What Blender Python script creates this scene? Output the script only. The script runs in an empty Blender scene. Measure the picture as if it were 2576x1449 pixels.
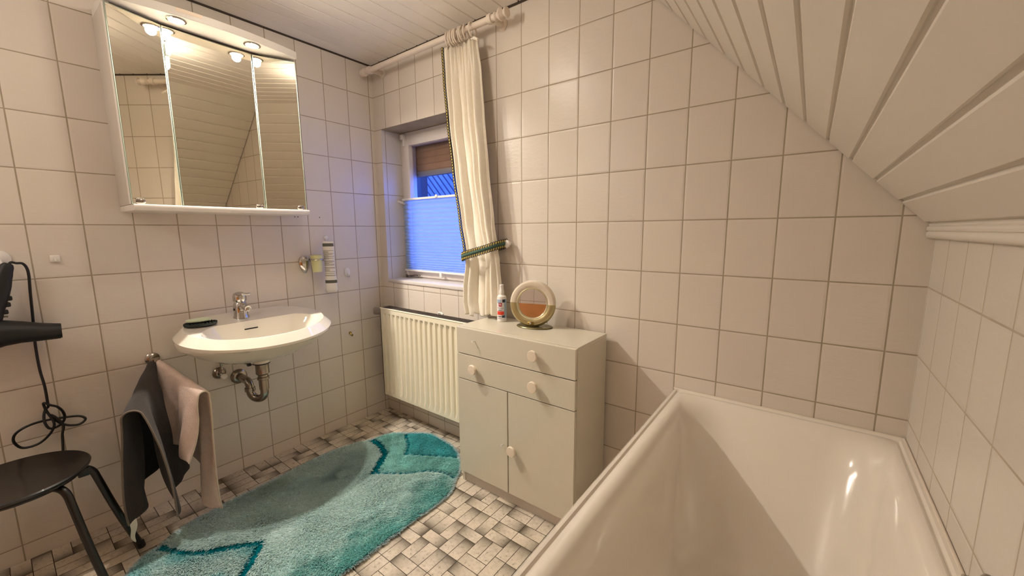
import bpy, bmesh, math, random
import numpy as np
from mathutils import Vector, Matrix, Euler
random.seed(4); rng = np.random.default_rng(4)
COL = bpy.context.scene.collection
PI = math.pi
ORG = {}

# ------------------------------------------------------------------ helpers
def lin(c):
    return tuple(((v/12.92) if v <= .04045 else ((v+.055)/1.055)**2.4) for v in c)
def hexc(h):
    return lin(tuple(int(h[i:i+2], 16)/255 for i in (0, 2, 4)))

class NT:
    def __init__(s, name):
        s.m = bpy.data.materials.new(name); s.m.use_nodes = True
        s.t = s.m.node_tree; s.b = s.t.nodes['Principled BSDF']; s.out = s.t.nodes['Material Output']
    def n(s, typ, **k):
        x = s.t.nodes.new(typ)
        for a, v in k.items(): setattr(x, a, v)
        return x
    def l(s, a, b): s.t.links.new(a, b)
    def math(s, op, a, b=None, c=None):
        x = s.n('ShaderNodeMath', operation=op)
        for i, v in enumerate((a, b, c)):
            if v is None: continue
            if isinstance(v, (int, float)): x.inputs[i].default_value = v
            else: s.l(v, x.inputs[i])
        return x.outputs[0]
    def mapr(s, v, a, b, c, d, smooth=False):
        x = s.n('ShaderNodeMapRange')
        if smooth: x.interpolation_type = 'SMOOTHSTEP'
        s.l(v, x.inputs[0])
        for i, q in enumerate((a, b, c, d)): x.inputs[i+1].default_value = q
        return x.outputs[0]
    def mix(s, f, a, b):
        x = s.n('ShaderNodeMix', data_type='RGBA')
        if isinstance(f, (int, float)): x.inputs[0].default_value = f
        else: s.l(f, x.inputs[0])
        for i, v in ((6, a), (7, b)):
            if isinstance(v, tuple): x.inputs[i].default_value = (*v[:3], 1)
            else: s.l(v, x.inputs[i])
        return x.outputs[2]
    def noise(s, scale, detail=3, rough=.5, vec=None):
        x = s.n('ShaderNodeTexNoise'); x.inputs['Scale'].default_value = scale
        x.inputs['Detail'].default_value = detail; x.inputs['Roughness'].default_value = rough
        if vec is None:
            g = s.n('ShaderNodeNewGeometry'); vec = g.outputs['Position']
        s.l(vec, x.inputs['Vector']); return x.outputs['Fac']
    def bump(s, h, strength, dist):
        x = s.n('ShaderNodeBump'); x.inputs['Strength'].default_value = strength
        x.inputs['Distance'].default_value = dist; s.l(h, x.inputs['Height'])
        s.l(x.outputs[0], s.b.inputs['Normal']); return x

def mat(name, color, rough=.5, metal=0, coat=0, var=0, vscale=20, bump=0, bscale=200, bdist=.001, sss=0, trans=0, ior=None, alpha=None):
    t = NT(name)
    b = t.b; b.inputs['Roughness'].default_value = rough; b.inputs['Metallic'].default_value = metal
    b.inputs['Coat Weight'].default_value = coat
    if trans: b.inputs['Transmission Weight'].default_value = trans
    if ior: b.inputs['IOR'].default_value = ior
    if sss:
        b.inputs['Subsurface Weight'].default_value = sss; b.inputs['Subsurface Radius'].default_value = (.01, .008, .006)
    if var:
        f = t.noise(vscale)
        c = t.mix(f, tuple(v*(1-var) for v in color), tuple(min(1, v*(1+var)) for v in color)); t.l(c, b.inputs['Base Color'])
    else: b.inputs['Base Color'].default_value = (*color, 1)
    if bump: t.bump(t.noise(bscale, 2), bump, bdist)
    return t.m

def emis(name, color, strength):
    t = NT(name); t.b.inputs['Base Color'].default_value = (*color, 1)
    t.b.inputs['Emission Color'].default_value = (*color, 1); t.b.inputs['Emission Strength'].default_value = strength
    return t.m

def mesh_obj(name, verts, faces, m, parent=None, smooth=False, mods=None, mi=None):
    me = bpy.data.meshes.new(name)
    V = np.asarray(verts, float)
    o0 = ORG.get(parent.name, (0, 0, 0)) if parent else (0, 0, 0)
    V = V-np.array(o0)
    me.from_pydata([tuple(v) for v in V], [], [tuple(f) for f in faces])
    me.validate()
    o = bpy.data.objects.new(name, me); COL.objects.link(o)
    if parent: o.parent = parent
    ORG[o.name] = tuple(o0)
    for q in (m if isinstance(m, (list, tuple)) else [m]): me.materials.append(q)
    if mi is not None and len(mi) == len(me.polygons): me.polygons.foreach_set('material_index', mi)
    if smooth: me.polygons.foreach_set('use_smooth', [True]*len(me.polygons))
    if smooth == 'auto': autosmooth(me)
    me.update()
    return o
def autosmooth(me, ang=math.radians(35)):
    bm = bmesh.new(); bm.from_mesh(me)
    for e in bm.edges:
        if len(e.link_faces) == 2 and e.calc_face_angle(0) > ang: e.smooth = False
    bm.to_mesh(me); bm.free()
def recalc(o):
    bm = bmesh.new(); bm.from_mesh(o.data); bmesh.ops.remove_doubles(bm, verts=bm.verts, dist=1e-6)
    bmesh.ops.recalc_face_normals(bm, faces=bm.faces); bm.to_mesh(o.data); bm.free(); return o

def setp(o, label=None, cat=None, group=None, kind=None):
    if label: o['label'] = label
    if cat: o['category'] = cat
    if group: o['group'] = group
    if kind: o['kind'] = kind
    return o
def thing(name, label, cat, loc=(0, 0, 0), group=None):
    o = bpy.data.objects.new(name, None); COL.objects.link(o); o.location = loc; o.empty_display_size = .05
    ORG[o.name] = tuple(loc); return setp(o, label, cat, group)

class G:
    """collects shapes, then builds one mesh"""
    def __init__(s): s.v = []; s.f = []; s.mi = []; s.cur = 0
    def add(s, v, f):
        k = len(s.v); s.v += [tuple(map(float, q)) for q in v]; s.f += [tuple(i+k for i in q) for q in f]; s.mi += [s.cur]*len(f); return s
    def box(s, a, b, bev=0, M=None, seg=2):
        bm = bmesh.new(); bmesh.ops.create_cube(bm, size=1)
        c = [(a[i]+b[i])/2 for i in range(3)]; d = [abs(b[i]-a[i]) for i in range(3)]
        for v in bm.verts: v.co = Vector([v.co[i]*d[i]+c[i] for i in range(3)])
        if bev: bmesh.ops.bevel(bm, geom=bm.edges[:], offset=bev, segments=seg, affect='EDGES', profile=.5)
        if M is not None: bmesh.ops.transform(bm, matrix=M, verts=bm.verts)
        bm.verts.index_update(); s.add([v.co for v in bm.verts], [[v.index for v in f.verts] for f in bm.faces]); bm.free(); return s
    def tube(s, pts, r, n=12, cap=True, closed=False):
        P = [Vector(p) for p in pts]; N = len(P)
        R = r if isinstance(r, (list, tuple)) else [r]*N
        V = []; F = []; up = None
        for i, p in enumerate(P):
            if closed: t = (P[(i+1) % N]-P[i-1]).normalized()
            else: t = (P[min(i+1, N-1)]-P[max(i-1, 0)]).normalized()
            if up is None:
                up = t.cross(Vector((0, 0, 1)));
                if up.length < .01: up = t.cross(Vector((1, 0, 0)))
                up.normalize()
            up = (up-t*up.dot(t)).normalized(); w = t.cross(up)
            for k in range(n):
                a = 2*PI*k/n; V.append(p+(up*math.cos(a)+w*math.sin(a))*R[i])
        M = N if closed else N-1
        for i in range(M):
            for k in range(n):
                a = i*n+k; b = i*n+(k+1) % n; c = ((i+1) % N)*n; F.append((a, b, c+(k+1) % n, c+k))
        if cap and not closed: F.append(tuple(range(n))[::-1]); F.append(tuple((N-1)*n+k for k in range(n)))
        return s.add(V, F)
    def lathe(s, prof, c=(0, 0, 0), axis=(0, 0, 1), n=32, cap=True):
        """prof: (r, h) along axis"""
        A = Vector(axis).normalized(); Q = A.to_track_quat('Z', 'Y').to_matrix(); V = []; F = []
        for r, h in prof:
            for k in range(n):
                a = 2*PI*k/n; V.append(Vector(c)+Q@Vector((r*math.cos(a), r*math.sin(a), h)))
        for i in range(len(prof)-1):
            for k in range(n): a = i*n+k; b = i*n+(k+1) % n; F.append((a, b, b+n, a+n))
        if cap: F.append(tuple(range(n))[::-1]); F.append(tuple((len(prof)-1)*n+k for k in range(n)))
        return s.add(V, F)
    def grid(s, fn, nu, nv, cu=False):
        V = [fn(i/(nu if cu else nu-1), j/(nv-1)) for j in range(nv) for i in range(nu)]; F = []
        for j in range(nv-1):
            for i in range(nu if cu else nu-1):
                a = j*nu+i; b = j*nu+(i+1) % nu; F.append((a, b, b+nu, a+nu))
        return s.add(V, F)
    def loops(s, L, close_end=True, close_start=False):
        n = len(L[0]); V = [p for l in L for p in l]; F = []
        for i in range(len(L)-1):
            for k in range(n): a = i*n+k; b = i*n+(k+1) % n; F.append((a, b, b+n, a+n))
        if close_end: F.append(tuple((len(L)-1)*n+k for k in range(n)))
        if close_start: F.append(tuple(range(n))[::-1])
        return s.add(V, F)
    def prism(s, poly, z0, z1):
        n = len(poly); V = [(x, y, z0) for x, y in poly]+[(x, y, z1) for x, y in poly]
        F = [tuple(range(n))[::-1], tuple(range(n, 2*n))]+[(i, (i+1) % n, n+(i+1) % n, n+i) for i in range(n)]
        return s.add(V, F)
    def sphere(s, c, r, seg=16, rings=10):
        r = r if isinstance(r, (tuple, list)) else (r, r, r); bm = bmesh.new(); bmesh.ops.create_uvsphere(bm, u_segments=seg, v_segments=rings, radius=1)
        bm.verts.index_update(); s.add([(v.co.x*r[0]+c[0], v.co.y*r[1]+c[1], v.co.z*r[2]+c[2]) for v in bm.verts], [[v.index for v in f.verts] for f in bm.faces]); bm.free(); return s
    def build(s, name, m, parent=None, smooth='auto', bevel=0):
        o = mesh_obj(name, s.v, s.f, m, parent, False, mi=s.mi if isinstance(m, (list, tuple)) else None)
        recalc(o)
        if smooth:
            o.data.polygons.foreach_set('use_smooth', [True]*len(o.data.polygons)); autosmooth(o.data)
        if bevel:
            b = o.modifiers.new('bevel', 'BEVEL'); b.width = bevel; b.segments = 2; b.limit_method = 'ANGLE'
        return o
def spline(P, k=6, closed=False):
    P = [Vector(p) for p in P]; out = []; N = len(P)
    for i in range(N if closed else N-1):
        if closed: a, b, c, d = P[i-1], P[i], P[(i+1) % N], P[(i+2) % N]
        else: a, b, c, d = P[max(i-1, 0)], P[i], P[i+1], P[min(i+2, N-1)]
        for j in range(k):
            t = j/k; out.append(.5*((2*b)+(c-a)*t+(2*a-5*b+4*c-d)*t*t+(3*b-a-3*c+d)*t**3))
    if not closed: out.append(P[-1])
    return out

# ------------------------------------------------------------------ materials
TW, TH, Z0 = .1501, .2025, 1.2805
def tile_mat(name, axis, off, pw, col=hexc('DAD1C6'), grout=hexc('A39682')):
    t = NT(name); g = t.n('ShaderNodeNewGeometry'); sp = t.n('ShaderNodeSeparateXYZ'); t.l(g.outputs['Position'], sp.inputs[0])
    u = t.math('DIVIDE', t.math('SUBTRACT', sp.outputs[axis], off), pw)
    v = t.math('DIVIDE', t.math('SUBTRACT', sp.outputs[2], Z0), TH)
    def edge(q, p):
        f = t.math('FRACT', q); return t.math('MULTIPLY', t.math('MINIMUM', f, t.math('SUBTRACT', 1.0, f)), p)
    # slightly irregular joints
    wob = t.math('MULTIPLY', t.math('SUBTRACT', t.noise(9, 3), .5), .0012)
    e = t.math('ADD', t.math('MINIMUM', edge(u, pw), edge(v, TH)), wob)
    mask = t.mapr(e, .0014, .0028, 0, 1, True)
    pil = t.mapr(e, .0012, .009, 0, 1, True)
    cb = t.n('ShaderNodeCombineXYZ'); t.l(t.math('FLOOR', u), cb.inputs[0]); t.l(t.math('FLOOR', v), cb.inputs[1])
    wn = t.n('ShaderNodeTexWhiteNoise'); wn.noise_dimensions = '3D'; t.l(cb.outputs[0], wn.inputs['Vector'])
    f = t.math('ADD', t.math('MULTIPLY', wn.outputs['Value'], .55), t.math('MULTIPLY', t.noise(6, 3), .45))
    c1 = t.mix(f, tuple(x*.93 for x in col), tuple(min(1, x*1.04) for x in col))
    gc = t.mix(t.noise(14, 3), tuple(x*.75 for x in grout), tuple(x*1.2 for x in grout))
    t.l(t.mix(mask, gc, c1), t.b.inputs['Base Color'])
    t.l(t.mapr(mask, 0, 1, .8, .3), t.b.inputs['Roughness'])
    # embossed glaze: stretched diagonal ripple + soft waves
    mp = t.n('ShaderNodeMapping'); mp.inputs['Rotation'].default_value = (.5, .5, .5); mp.inputs['Scale'].default_value = (1, 1, 2.4)
    t.l(g.outputs['Position'], mp.inputs[0])
    h = t.math('ADD', t.math('MULTIPLY', t.noise(34, 4, .6, mp.outputs[0]), .75), t.math('MULTIPLY', pil, .7))
    h = t.math('ADD', h, t.math('MULTIPLY', t.noise(260, 2), .05))
    # each tile sits at a slightly different angle
    t.bump(h, .42, .0022)
    t.b.inputs['Specular IOR Level'].default_value = .45
    return t.m
M = {}
M['tile_far'] = tile_mat('glazed_tile_far', 0, .1193, TW)
M['tile_left'] = tile_mat('glazed_tile_left', 1, -.0288, .1478)
M['tile_right'] = tile_mat('glazed_tile_right', 1, -.158, TW, hexc('D2CBBF'), hexc('B3A693'))
M['tile_jamb'] = tile_mat('glazed_tile_jamb', 1, .03, TW, hexc('D3CFCB'))
M['white'] = mat('white_lacquer', hexc('DFDAD2'), .35, coat=.2, var=.02)
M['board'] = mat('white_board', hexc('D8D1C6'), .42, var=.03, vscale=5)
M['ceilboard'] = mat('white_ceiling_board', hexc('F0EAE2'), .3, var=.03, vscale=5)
M['gap'] = mat('dark_joint', hexc('4A3F36'), .9)
M['laminate'] = mat('cream_laminate', hexc('CFC9B8'), .28, coat=.35, var=.03, vscale=6)
M['laminate_side'] = mat('grey_white_laminate', hexc('C6BEB4'), .4, var=.03)
M['ceramic'] = mat('white_ceramic', hexc('E2DCCE'), .08, coat=.6)
M['enamel'] = mat('cream_enamel', hexc('E3DBCF'), .13, coat=.7, bump=.03, bscale=25, bdist=.002)
M['chrome'] = mat('chrome', hexc('C9C6C2'), .08, 1)
M['chrome_dull'] = mat('dull_chrome', hexc('9E968C'), .22, 1, var=.15, vscale=60)
M['mirror'] = mat('mirror_glass', (.70, .66, .56), .012, 1)
M['mirror_small'] = mat('round_mirror_glass', (.88, .88, .88), .01, 1)
M['edge'] = mat('bright_glass_edge', hexc('A9B4A2'), .25, trans=.3)
M['black'] = mat('black_metal', hexc('110E0C'), .35, coat=.1)
M['black_seat'] = mat('black_seat_lacquer', hexc('15110E'), .32, coat=.15, var=.2, vscale=9)
M['black_matte'] = mat('black_plastic', hexc('121212'), .5, bump=.1, bscale=600)
M['white_plastic'] = mat('white_plastic', hexc('E6E2DC'), .35)
M['pole'] = mat('white_painted_wood', hexc('DCCFC0'), .4, var=.05, vscale=30)
M['cream_metal'] = mat('cream_radiator_paint', hexc('EEE6CF'), .35)
M['dark_grille'] = mat('dusty_grille', hexc('5C534C'), .7, .3, var=.4, vscale=90)
M['stone'] = mat('pale_stone_sill', hexc('D8D2CE'), .3, var=.06, vscale=25)
M['rubber'] = mat('dark_green_rubber', hexc('1F2B26'), .5)
M['soap'] = mat('pale_green_soap', hexc('C6D3B4'), .4, sss=.3)
M['yellow_cup'] = mat('pale_yellow_plastic', hexc('DAD9A4'), .35, sss=.1)
M['paper'] = mat('white_label', hexc('E2DEE0'), .45)
M['ink'] = mat('grey_print', hexc('83807F'), .6)
M['ink_dark'] = mat('olive_print', hexc('5B5C50'), .6)
M['gold'] = mat('champagne_plastic', hexc('B7AA7E'), .22, .55)
M['opal'] = mat('frosted_ring', hexc('D8CDBB'), .25, coat=.5, sss=.2)
M['wood'] = mat('brown_wood', hexc('BC7A42'), .45, var=.25, vscale=8)
M['shutter'] = mat('brown_shutter', hexc('8A6A50'), .5, var=.2, vscale=12)
M['brass'] = mat('brass', hexc('9C8248'), .3, 1)
M['red'] = mat('red_print', hexc('D8432F'), .4)
M['crimson'] = mat('crimson_print', hexc('A3262C'), .4)
M['navy'] = mat('navy_print', hexc('2C3C4A'), .4)
M['lightblue'] = mat('blue_print', hexc('9DB2C6'), .4)
M['emit_spot'] = emis('spotlight_glow', (1, .9, .76), 90)
M['emit_lamp'] = emis('lamp_glass', (1, .885, .75), 46)
def cloth_mat(name, col, bscale=420, bump=.9, var=.12, dist=.0035):
    t = NT(name); f = t.noise(55, 4)
    t.l(t.mix(f, tuple(v*(1-var) for v in col), tuple(min(1, v*(1+var)) for v in col)), t.b.inputs['Base Color'])
    t.b.inputs['Roughness'].default_value = .95; t.b.inputs['Sheen Weight'].default_value = .12; t.b.inputs['Sheen Roughness'].default_value = .5
    h = t.math('ADD', t.noise(bscale, 3, .6), t.math('MULTIPLY', t.noise(bscale/3, 3, .7), .9)); t.bump(h, bump, dist); return t.m
M['terry'] = cloth_mat('cream_terry', hexc('F0E8D8'), 420, .8, .05, .0022)
M['pink'] = cloth_mat('pink_terry', hexc('E6CFC2'))
M['greytowel'] = cloth_mat('dark_taupe_terry', hexc('2A2320'))
M['hem'] = cloth_mat('pale_hem', hexc('CDBEAC'), 600, .3)
M['tag'] = mat('white_tag', hexc('DAD6C8'), .7)
M['braid_green'] = cloth_mat('dark_green_braid', hexc('1E2E22'), 700, .4)
M['braid_black'] = cloth_mat('black_braid', hexc('11130F'), 700, .3)
M['braid_yellow'] = cloth_mat('yellow_braid', hexc('C7B05E'), 700, .4)
M['braid_mid'] = cloth_mat('grey_green_braid', hexc('3E5A4C'), 700, .4)

# ------------------------------------------------------------------ room shell
ZC, RX, RY = 2.28, 2.592, -2.6
SB = 1.235                                   # foot of the sloping ceiling on the right wall
def slope_x(z): return RX-(z-SB)*.9405
OX0, OX1, OZ0, OZ1 = .068, .90, .928, 1.888  # window opening
def quad_wall(name, quads, m, **k):
    g = G()
    for q in quads: g.add(q, [(0, 1, 2, 3)])
    o = mesh_obj(name, g.v, g.f, m); o['kind'] = 'structure'; return o
def xz(x0, x1, z0, z1, y=0): return [(x0, y, z0), (x1, y, z0), (x1, y, z1), (x0, y, z1)]
wf = quad_wall('wall_far', [xz(-.03, OX0, -.05, 2.36), xz(OX0, OX1, -.05, OZ0), xz(OX0, OX1, OZ1, 2.36), xz(OX1, 2.65, -.05, 2.36)], M['tile_far'])
g = G()
g.add([(OX0, 0, OZ0), (OX0, .235, OZ0), (OX0, .235, OZ1), (OX0, 0, OZ1)], [(0, 1, 2, 3)])
g.add([(OX1, 0, OZ0), (OX1, .235, OZ0), (OX1, .235, OZ1), (OX1, 0, OZ1)], [(0, 1, 2, 3)])
g.add([(OX0, 0, OZ1), (OX0, .235, OZ1), (OX1, .235, OZ1), (OX1, 0, OZ1)], [(0, 1, 2, 3)])
g.add([(OX0, 0, OZ0), (OX0, .235, OZ0), (OX1, .235, OZ0), (OX1, 0, OZ0)], [(0, 1, 2, 3)])
mesh_obj('window_reveal', g.v, g.f, M['tile_jamb'], wf)
# outer masonry of the far wall so that no daylight leaks around the opening
g = G(); g.box((-.3, .235, -.1), (OX0, .25, 2.6)); g.box((OX1, .235, -.1), (2.9, .25, 2.6)); g.box((OX0, .235, -.1), (OX1, .25, OZ0)); g.box((OX0, .235, OZ1), (OX1, .25, 2.6))
g.build('masonry', mat('outer_render', hexc('B9B2A6'), .9), wf, smooth=False)
wl = quad_wall('wall_left', [[(0, RY-.03, -.05), (0, .03, -.05), (0, .03, 2.36), (0, RY-.03, 2.36)]], M['tile_left'])
wr = quad_wall('wall_right', [[(RX, RY-.03, -.05), (RX, .03, -.05), (RX, .03, SB+.08), (RX, RY-.03, SB+.08)]], M['tile_right'])
wb = quad_wall('wall_rear', [xz(-.03, RX+.03, -.05, 2.36, RY)], M['tile_far'])
# narrow corner bead of the left wall and drilled holes
g = G(); g.box((-.001, -.0300, 0), (.0008, -.0285, 2.275)); g.build('corner_joint', mat('corner_grout', hexc('8F7F6C'), .8), wl, smooth=False)
g = G()
for y, z in ((-.545, 1.330), (-.528, 1.330), (-.404, 1.330)): g.lathe([(.0028, 0), (.0028, .0012)], (.0, y, z), (1, 0, 0), 12)
g.build('drill_hole', M['black'], wl, smooth=False)

# board ceilings: planks with bevelled channels running along y
def boards(name, p0, dirv, length, nrm, pitch, first, y0, y1, m, chan, depth):
    """p0 (x,z) start, dirv/nrm unit 2D vectors; profile extruded along y"""
    pr = []; s = 0.0
    def P(s, d): return (p0[0]+dirv[0]*s+nrm[0]*d, p0[1]+dirv[1]*s+nrm[1]*d)
    pr.append(P(0, 0)); k = first
    while k < length-.02:
        c = chan/2
        pr += [P(k-c, 0), P(k-c*.55, depth*.28), P(k-c*.45, depth), P(k+c*.5, depth), P(k+c*.62, depth*.55), P(k+c, 0)]
        k += pitch
    pr.append(P(length, 0))
    V = [(x, y, z) for y in (y0, y1) for x, z in pr]; n = len(pr)
    F = [(i, i+1, n+i+1, n+i) for i in range(n-1)]
    # ends and back
    B = [(p0[0]+dirv[0]*q+nrm[0]*.02, p0[1]+dirv[1]*q+nrm[1]*.02) for q in (0, length)]
    k0 = len(V); V += [(B[0][0], y1, B[0][1]), (B[1][0], y1, B[1][1])]
    F.append(tuple(range(n, 2*n))+(k0+1, k0))
    o = mesh_obj(name, V, F, m); o['kind'] = 'structure'; return o
XS = slope_x(ZC)
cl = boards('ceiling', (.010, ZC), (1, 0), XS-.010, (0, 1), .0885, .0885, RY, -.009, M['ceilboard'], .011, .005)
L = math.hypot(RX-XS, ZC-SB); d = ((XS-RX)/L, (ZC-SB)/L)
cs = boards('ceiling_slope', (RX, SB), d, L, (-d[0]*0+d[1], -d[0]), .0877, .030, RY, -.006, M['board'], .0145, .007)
g = G(); g.add([(-.05, RY, 2.305), (XS+.06, RY, 2.305), (XS+.06, .03, 2.305), (-.05, .03, 2.305)], [(0, 1, 2, 3)])
g.add([(XS, RY, 2.32), (RX+.05, RY, SB+.02), (RX+.05, .03, SB+.02), (XS, .03, 2.32)], [(0, 1, 2, 3)])
# roof boards behind the panelling
ov = .022
g.build('roof_backing', M['gap'], cl, smooth=False)
g = G(); g.box((.0002, RY+.01, 2.2735), (.005, -.0002, 2.290)); g.box((.0002, -.005, 2.2735), (XS-.005, -.0002, 2.290)); g.build('shadow_joint', M['gap'], cl, smooth=False)
g = G(); g.tube([(RX-.009, RY, SB-.008), (RX-.009, -.004, SB-.008)], .011, 12); g.tube([(RX-.012, RY, SB+.008), (RX-.012, -.004, SB+.008)], .008, 10)
o = g.build('trim_1', M['board']); o['kind'] = 'structure'

# floor: printed bricks, each a quad carrying its own shading value
U = .0514
def floor_mat():
    t = NT('vinyl_brick'); uv = t.n('ShaderNodeUVMap'); uv.uv_map = 'brick'; sp = t.n('ShaderNodeSeparateXYZ'); t.l(uv.outputs[0], sp.inputs[0])
    at = t.n('ShaderNodeAttribute'); at.attribute_name = 'tone'; ts = t.n('ShaderNodeSeparateXYZ'); t.l(at.outputs['Vector'], ts.inputs[0])
    n1 = t.noise(70, 5, .65); n2 = t.noise(25, 3)
    g = t.math('POWER', sp.outputs[0], 2.4)              # printed shading towards one end of every brick
    g = t.math('MULTIPLY', t.math('ADD', g, t.math('MULTIPLY', t.math('SUBTRACT', n2, .5), .35)), ts.outputs[0])
    base = t.mix(n1, hexc('A69A86'), hexc('F2E9DA'))
    base = t.mix(t.math('MULTIPLY', ts.outputs[1], .45), base, hexc('D8CBB6'))
    c = t.mix(t.math('MAXIMUM', t.math('MINIMUM', g, .92), 0.0), base, hexc('4A4132'))
    c = t.mix(t.mapr(n1, .30, .42, .75, 0), c, hexc('7D7260'))
    t.l(c, t.b.inputs['Base Color']); t.b.inputs['Roughness'].default_value = .42
    t.bump(t.noise(160, 3), .2, .001); return t.m
SEQ = [[0, 2, 1, 2, 1, 1, 2], [1, 2, 2, 1, 1, 2, 1], [2, 1, 1, 2, 2, 1, 1], [1, 1, 2, 1, 2, 1, 2], [2, 1, 2, 1, 1, 2, 1]]
V = []; F = []; UVS = []; TONE = []
def brick(x0, x1, y0, y1, vert):
    gsp = .0013; x0 += gsp; x1 -= gsp; y0 += gsp; y1 -= gsp
    if x1 > RX-.001: x1 = RX-.001
    if x0 < .0005: x0 = .0005
    if y1 > -.0005: y1 = -.0005
    if x1-x0 < .004 or y1-y0 < .004: return
    k = len(V); V.extend([(x0, y0, 0), (x1, y0, 0), (x1, y1, 0), (x0, y1, 0)]); F.append((k, k+1, k+2, k+3))
    fl = random.random() < .35
    if vert: u = [(0, 0), (0, 1), (1, 1), (1, 0)]
    else: u = [(0, 0), (1, 0), (1, 1), (0, 1)]
    if fl: u = [(1-a, b) for a, b in u]
    UVS.extend(u); q = random.random(); TONE.append((0.25 if q < .22 else random.uniform(.65, 1.05), random.random(), 0))
ci = 0; x = 1.131-11*2*U
rs = random.Random(11)
while x < RX+.1:
    # every column of the print is a stack of upright pairs (two units tall) and lying bricks (one unit tall)
    y = -.459-rs.choice([0, 1, 2])*U-22*2*U+(0 if ci % 2 else U); prev = None
    while y < 0:
        vert = rs.random() < .58
        if vert and y+2*U > -U*.5+.05: pass
        if vert:
            brick(x, x+U, y, y+2*U, True); brick(x+U, x+2*U, y, y+2*U, True); y += 2*U
        else:
            brick(x, x+2*U, y, y+U, False); y += U
    ci += 1; x += 2*U
fl_o = mesh_obj('floor', [(-.05, RY-.05, -.0012), (RX+.05, RY-.05, -.0012), (RX+.05, .05, -.0012), (-.05, .05, -.0012)], [(0, 1, 2, 3)], mat('dark_floor_joint', hexc('4D4334'), .7)); fl_o['kind'] = 'structure'
bo = mesh_obj('vinyl_pattern', V, F, floor_mat(), fl_o)
uvl = bo.data.uv_layers.new(name='brick'); uvl.data.foreach_set('uv', np.array(UVS, 'f').ravel())
at = bo.data.attributes.new('tone', 'FLOAT_VECTOR', 'FACE'); at.data.foreach_set('vector', np.array(TONE, 'f').ravel())

# ------------------------------------------------------------------ window
win = bpy.data.objects.new('window_1', None); COL.objects.link(win); win.location = (.48, .15, OZ0); ORG[win.name] = (.48, .15, OZ0); win['kind'] = 'structure'
def frame_ring(g, x0, x1, z0, z1, w, y0, y1, bev=.004, wt=None, wb=None):
    wt = wt or w; wb = wb or w
    g.box((x0, y0, z0), (x0+w, y1, z1), bev); g.box((x1-w, y0, z0), (x1, y1, z1), bev)
    g.box((x0+w-.002, y0+.0005, z1-wt), (x1-w+.002, y1-.0005, z1), bev); g.box((x0+w-.002, y0+.0005, z0), (x1-w+.002, y1-.0005, z0+wb), bev)
mw = mat('white_window_paint', hexc('DDD6D0'), .35, var=.03)
g = G(); frame_ring(g, OX0, OX1, OZ0, OZ1, .040, .150, .22); g.build('window_frame', mw, win)
g = G(); frame_ring(g, OX0+.034, OX1-.034, OZ0+.012, OZ1-.022, .058, .138, .20, wt=.066); g.build('window_sash', mw, win)
glass = NT('window_glass'); gm = glass
tr = gm.n('ShaderNodeBsdfTransparent'); gl = gm.n('ShaderNodeBsdfGlossy'); gl.inputs['Roughness'].default_value = .02; mx = gm.n('ShaderNodeMixShader'); fr = gm.n('ShaderNodeFresnel'); fr.inputs[0].default_value = 1.5
gm.l(fr.outputs[0], mx.inputs[0]); gm.l(tr.outputs[0], mx.inputs[1]); gm.l(gl.outputs[0], mx.inputs[2]); gm.l(mx.outputs[0], gm.out.inputs[0])
g = G(); g.add([(OX0+.08, .170, OZ0+.06), (OX1-.08, .170, OZ0+.06), (OX1-.08, .170, OZ1-.08), (OX0+.08, .170, OZ1-.08)], [(0, 1, 2, 3)]); g.build('window_pane', gm.m, win, smooth=False)
g = G(); g.box((OX0+.001, -.006, OZ0-.018), (OX1-.001, .16, OZ0+.004), .003); g.build('window_sill', M['stone'], win)
g = G(); g.tube([(OX0+.004, .10, 1.447), (OX0+.02, .118, 1.438), (OX0+.045, .128, 1.432)], [.006, .008, .008], 10); g.sphere((OX0+.047, .128, 1.434), .011); g.build('window_latch', M['white_plastic'], win)
g = G(); g.box((OX0+.030, .120, 1.842), (OX0+.062, .142, 1.872), .003); g.box((OX0+.050, .124, 1.800), (OX0+.062, .142, 1.845), .003)
g.box((OX0+.030, .128, OZ0+.008), (OX0+.052, .142, OZ0+.045), .003); g.build('window_hinge', M['white_plastic'], win)
g = G(); g.tube([(OX0+.04, .130, OZ0+.014), (.20, .126, OZ0+.024), (.235, .122, OZ0+.022)], .004, 8); g.sphere((.235, .122, OZ0+.022), .009); g.lathe([(.012, -.006), (.012, .006)], (OX0+.035, .130, OZ0+.014), (0, 1, 0), 12); g.build('window_stay', M['chrome_dull'], win)

# roller shutter half lowered behind the glass
sh = thing('roller_shutter', 'brown slatted roller shutter half lowered outside the window glass', 'shutter', (.48, .21, 1.61))
for i in range(9):
    z1 = 1.9250-i*.040
    if z1 < 1.64: break
    g = G(); g.box((OX0+.002, .206, z1-.0405), (OX1-.002, .220, z1), .003); g.build('slat', M['shutter'], sh)
g = G(); g.box((OX0+.002, .202, 1.606), (OX1-.002, .224, 1.640), .003); er = g.build('end_rail', mat('grey_aluminium', hexc('8F8D8C'), .4, .5), sh)
g = G(); g.lathe([(.008, 0), (.008, .008), (.003, .009)], (.165, .202, 1.622), (0, -1, 0), 12); g.build('stop_button', M['chrome_dull'], er)
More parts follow.
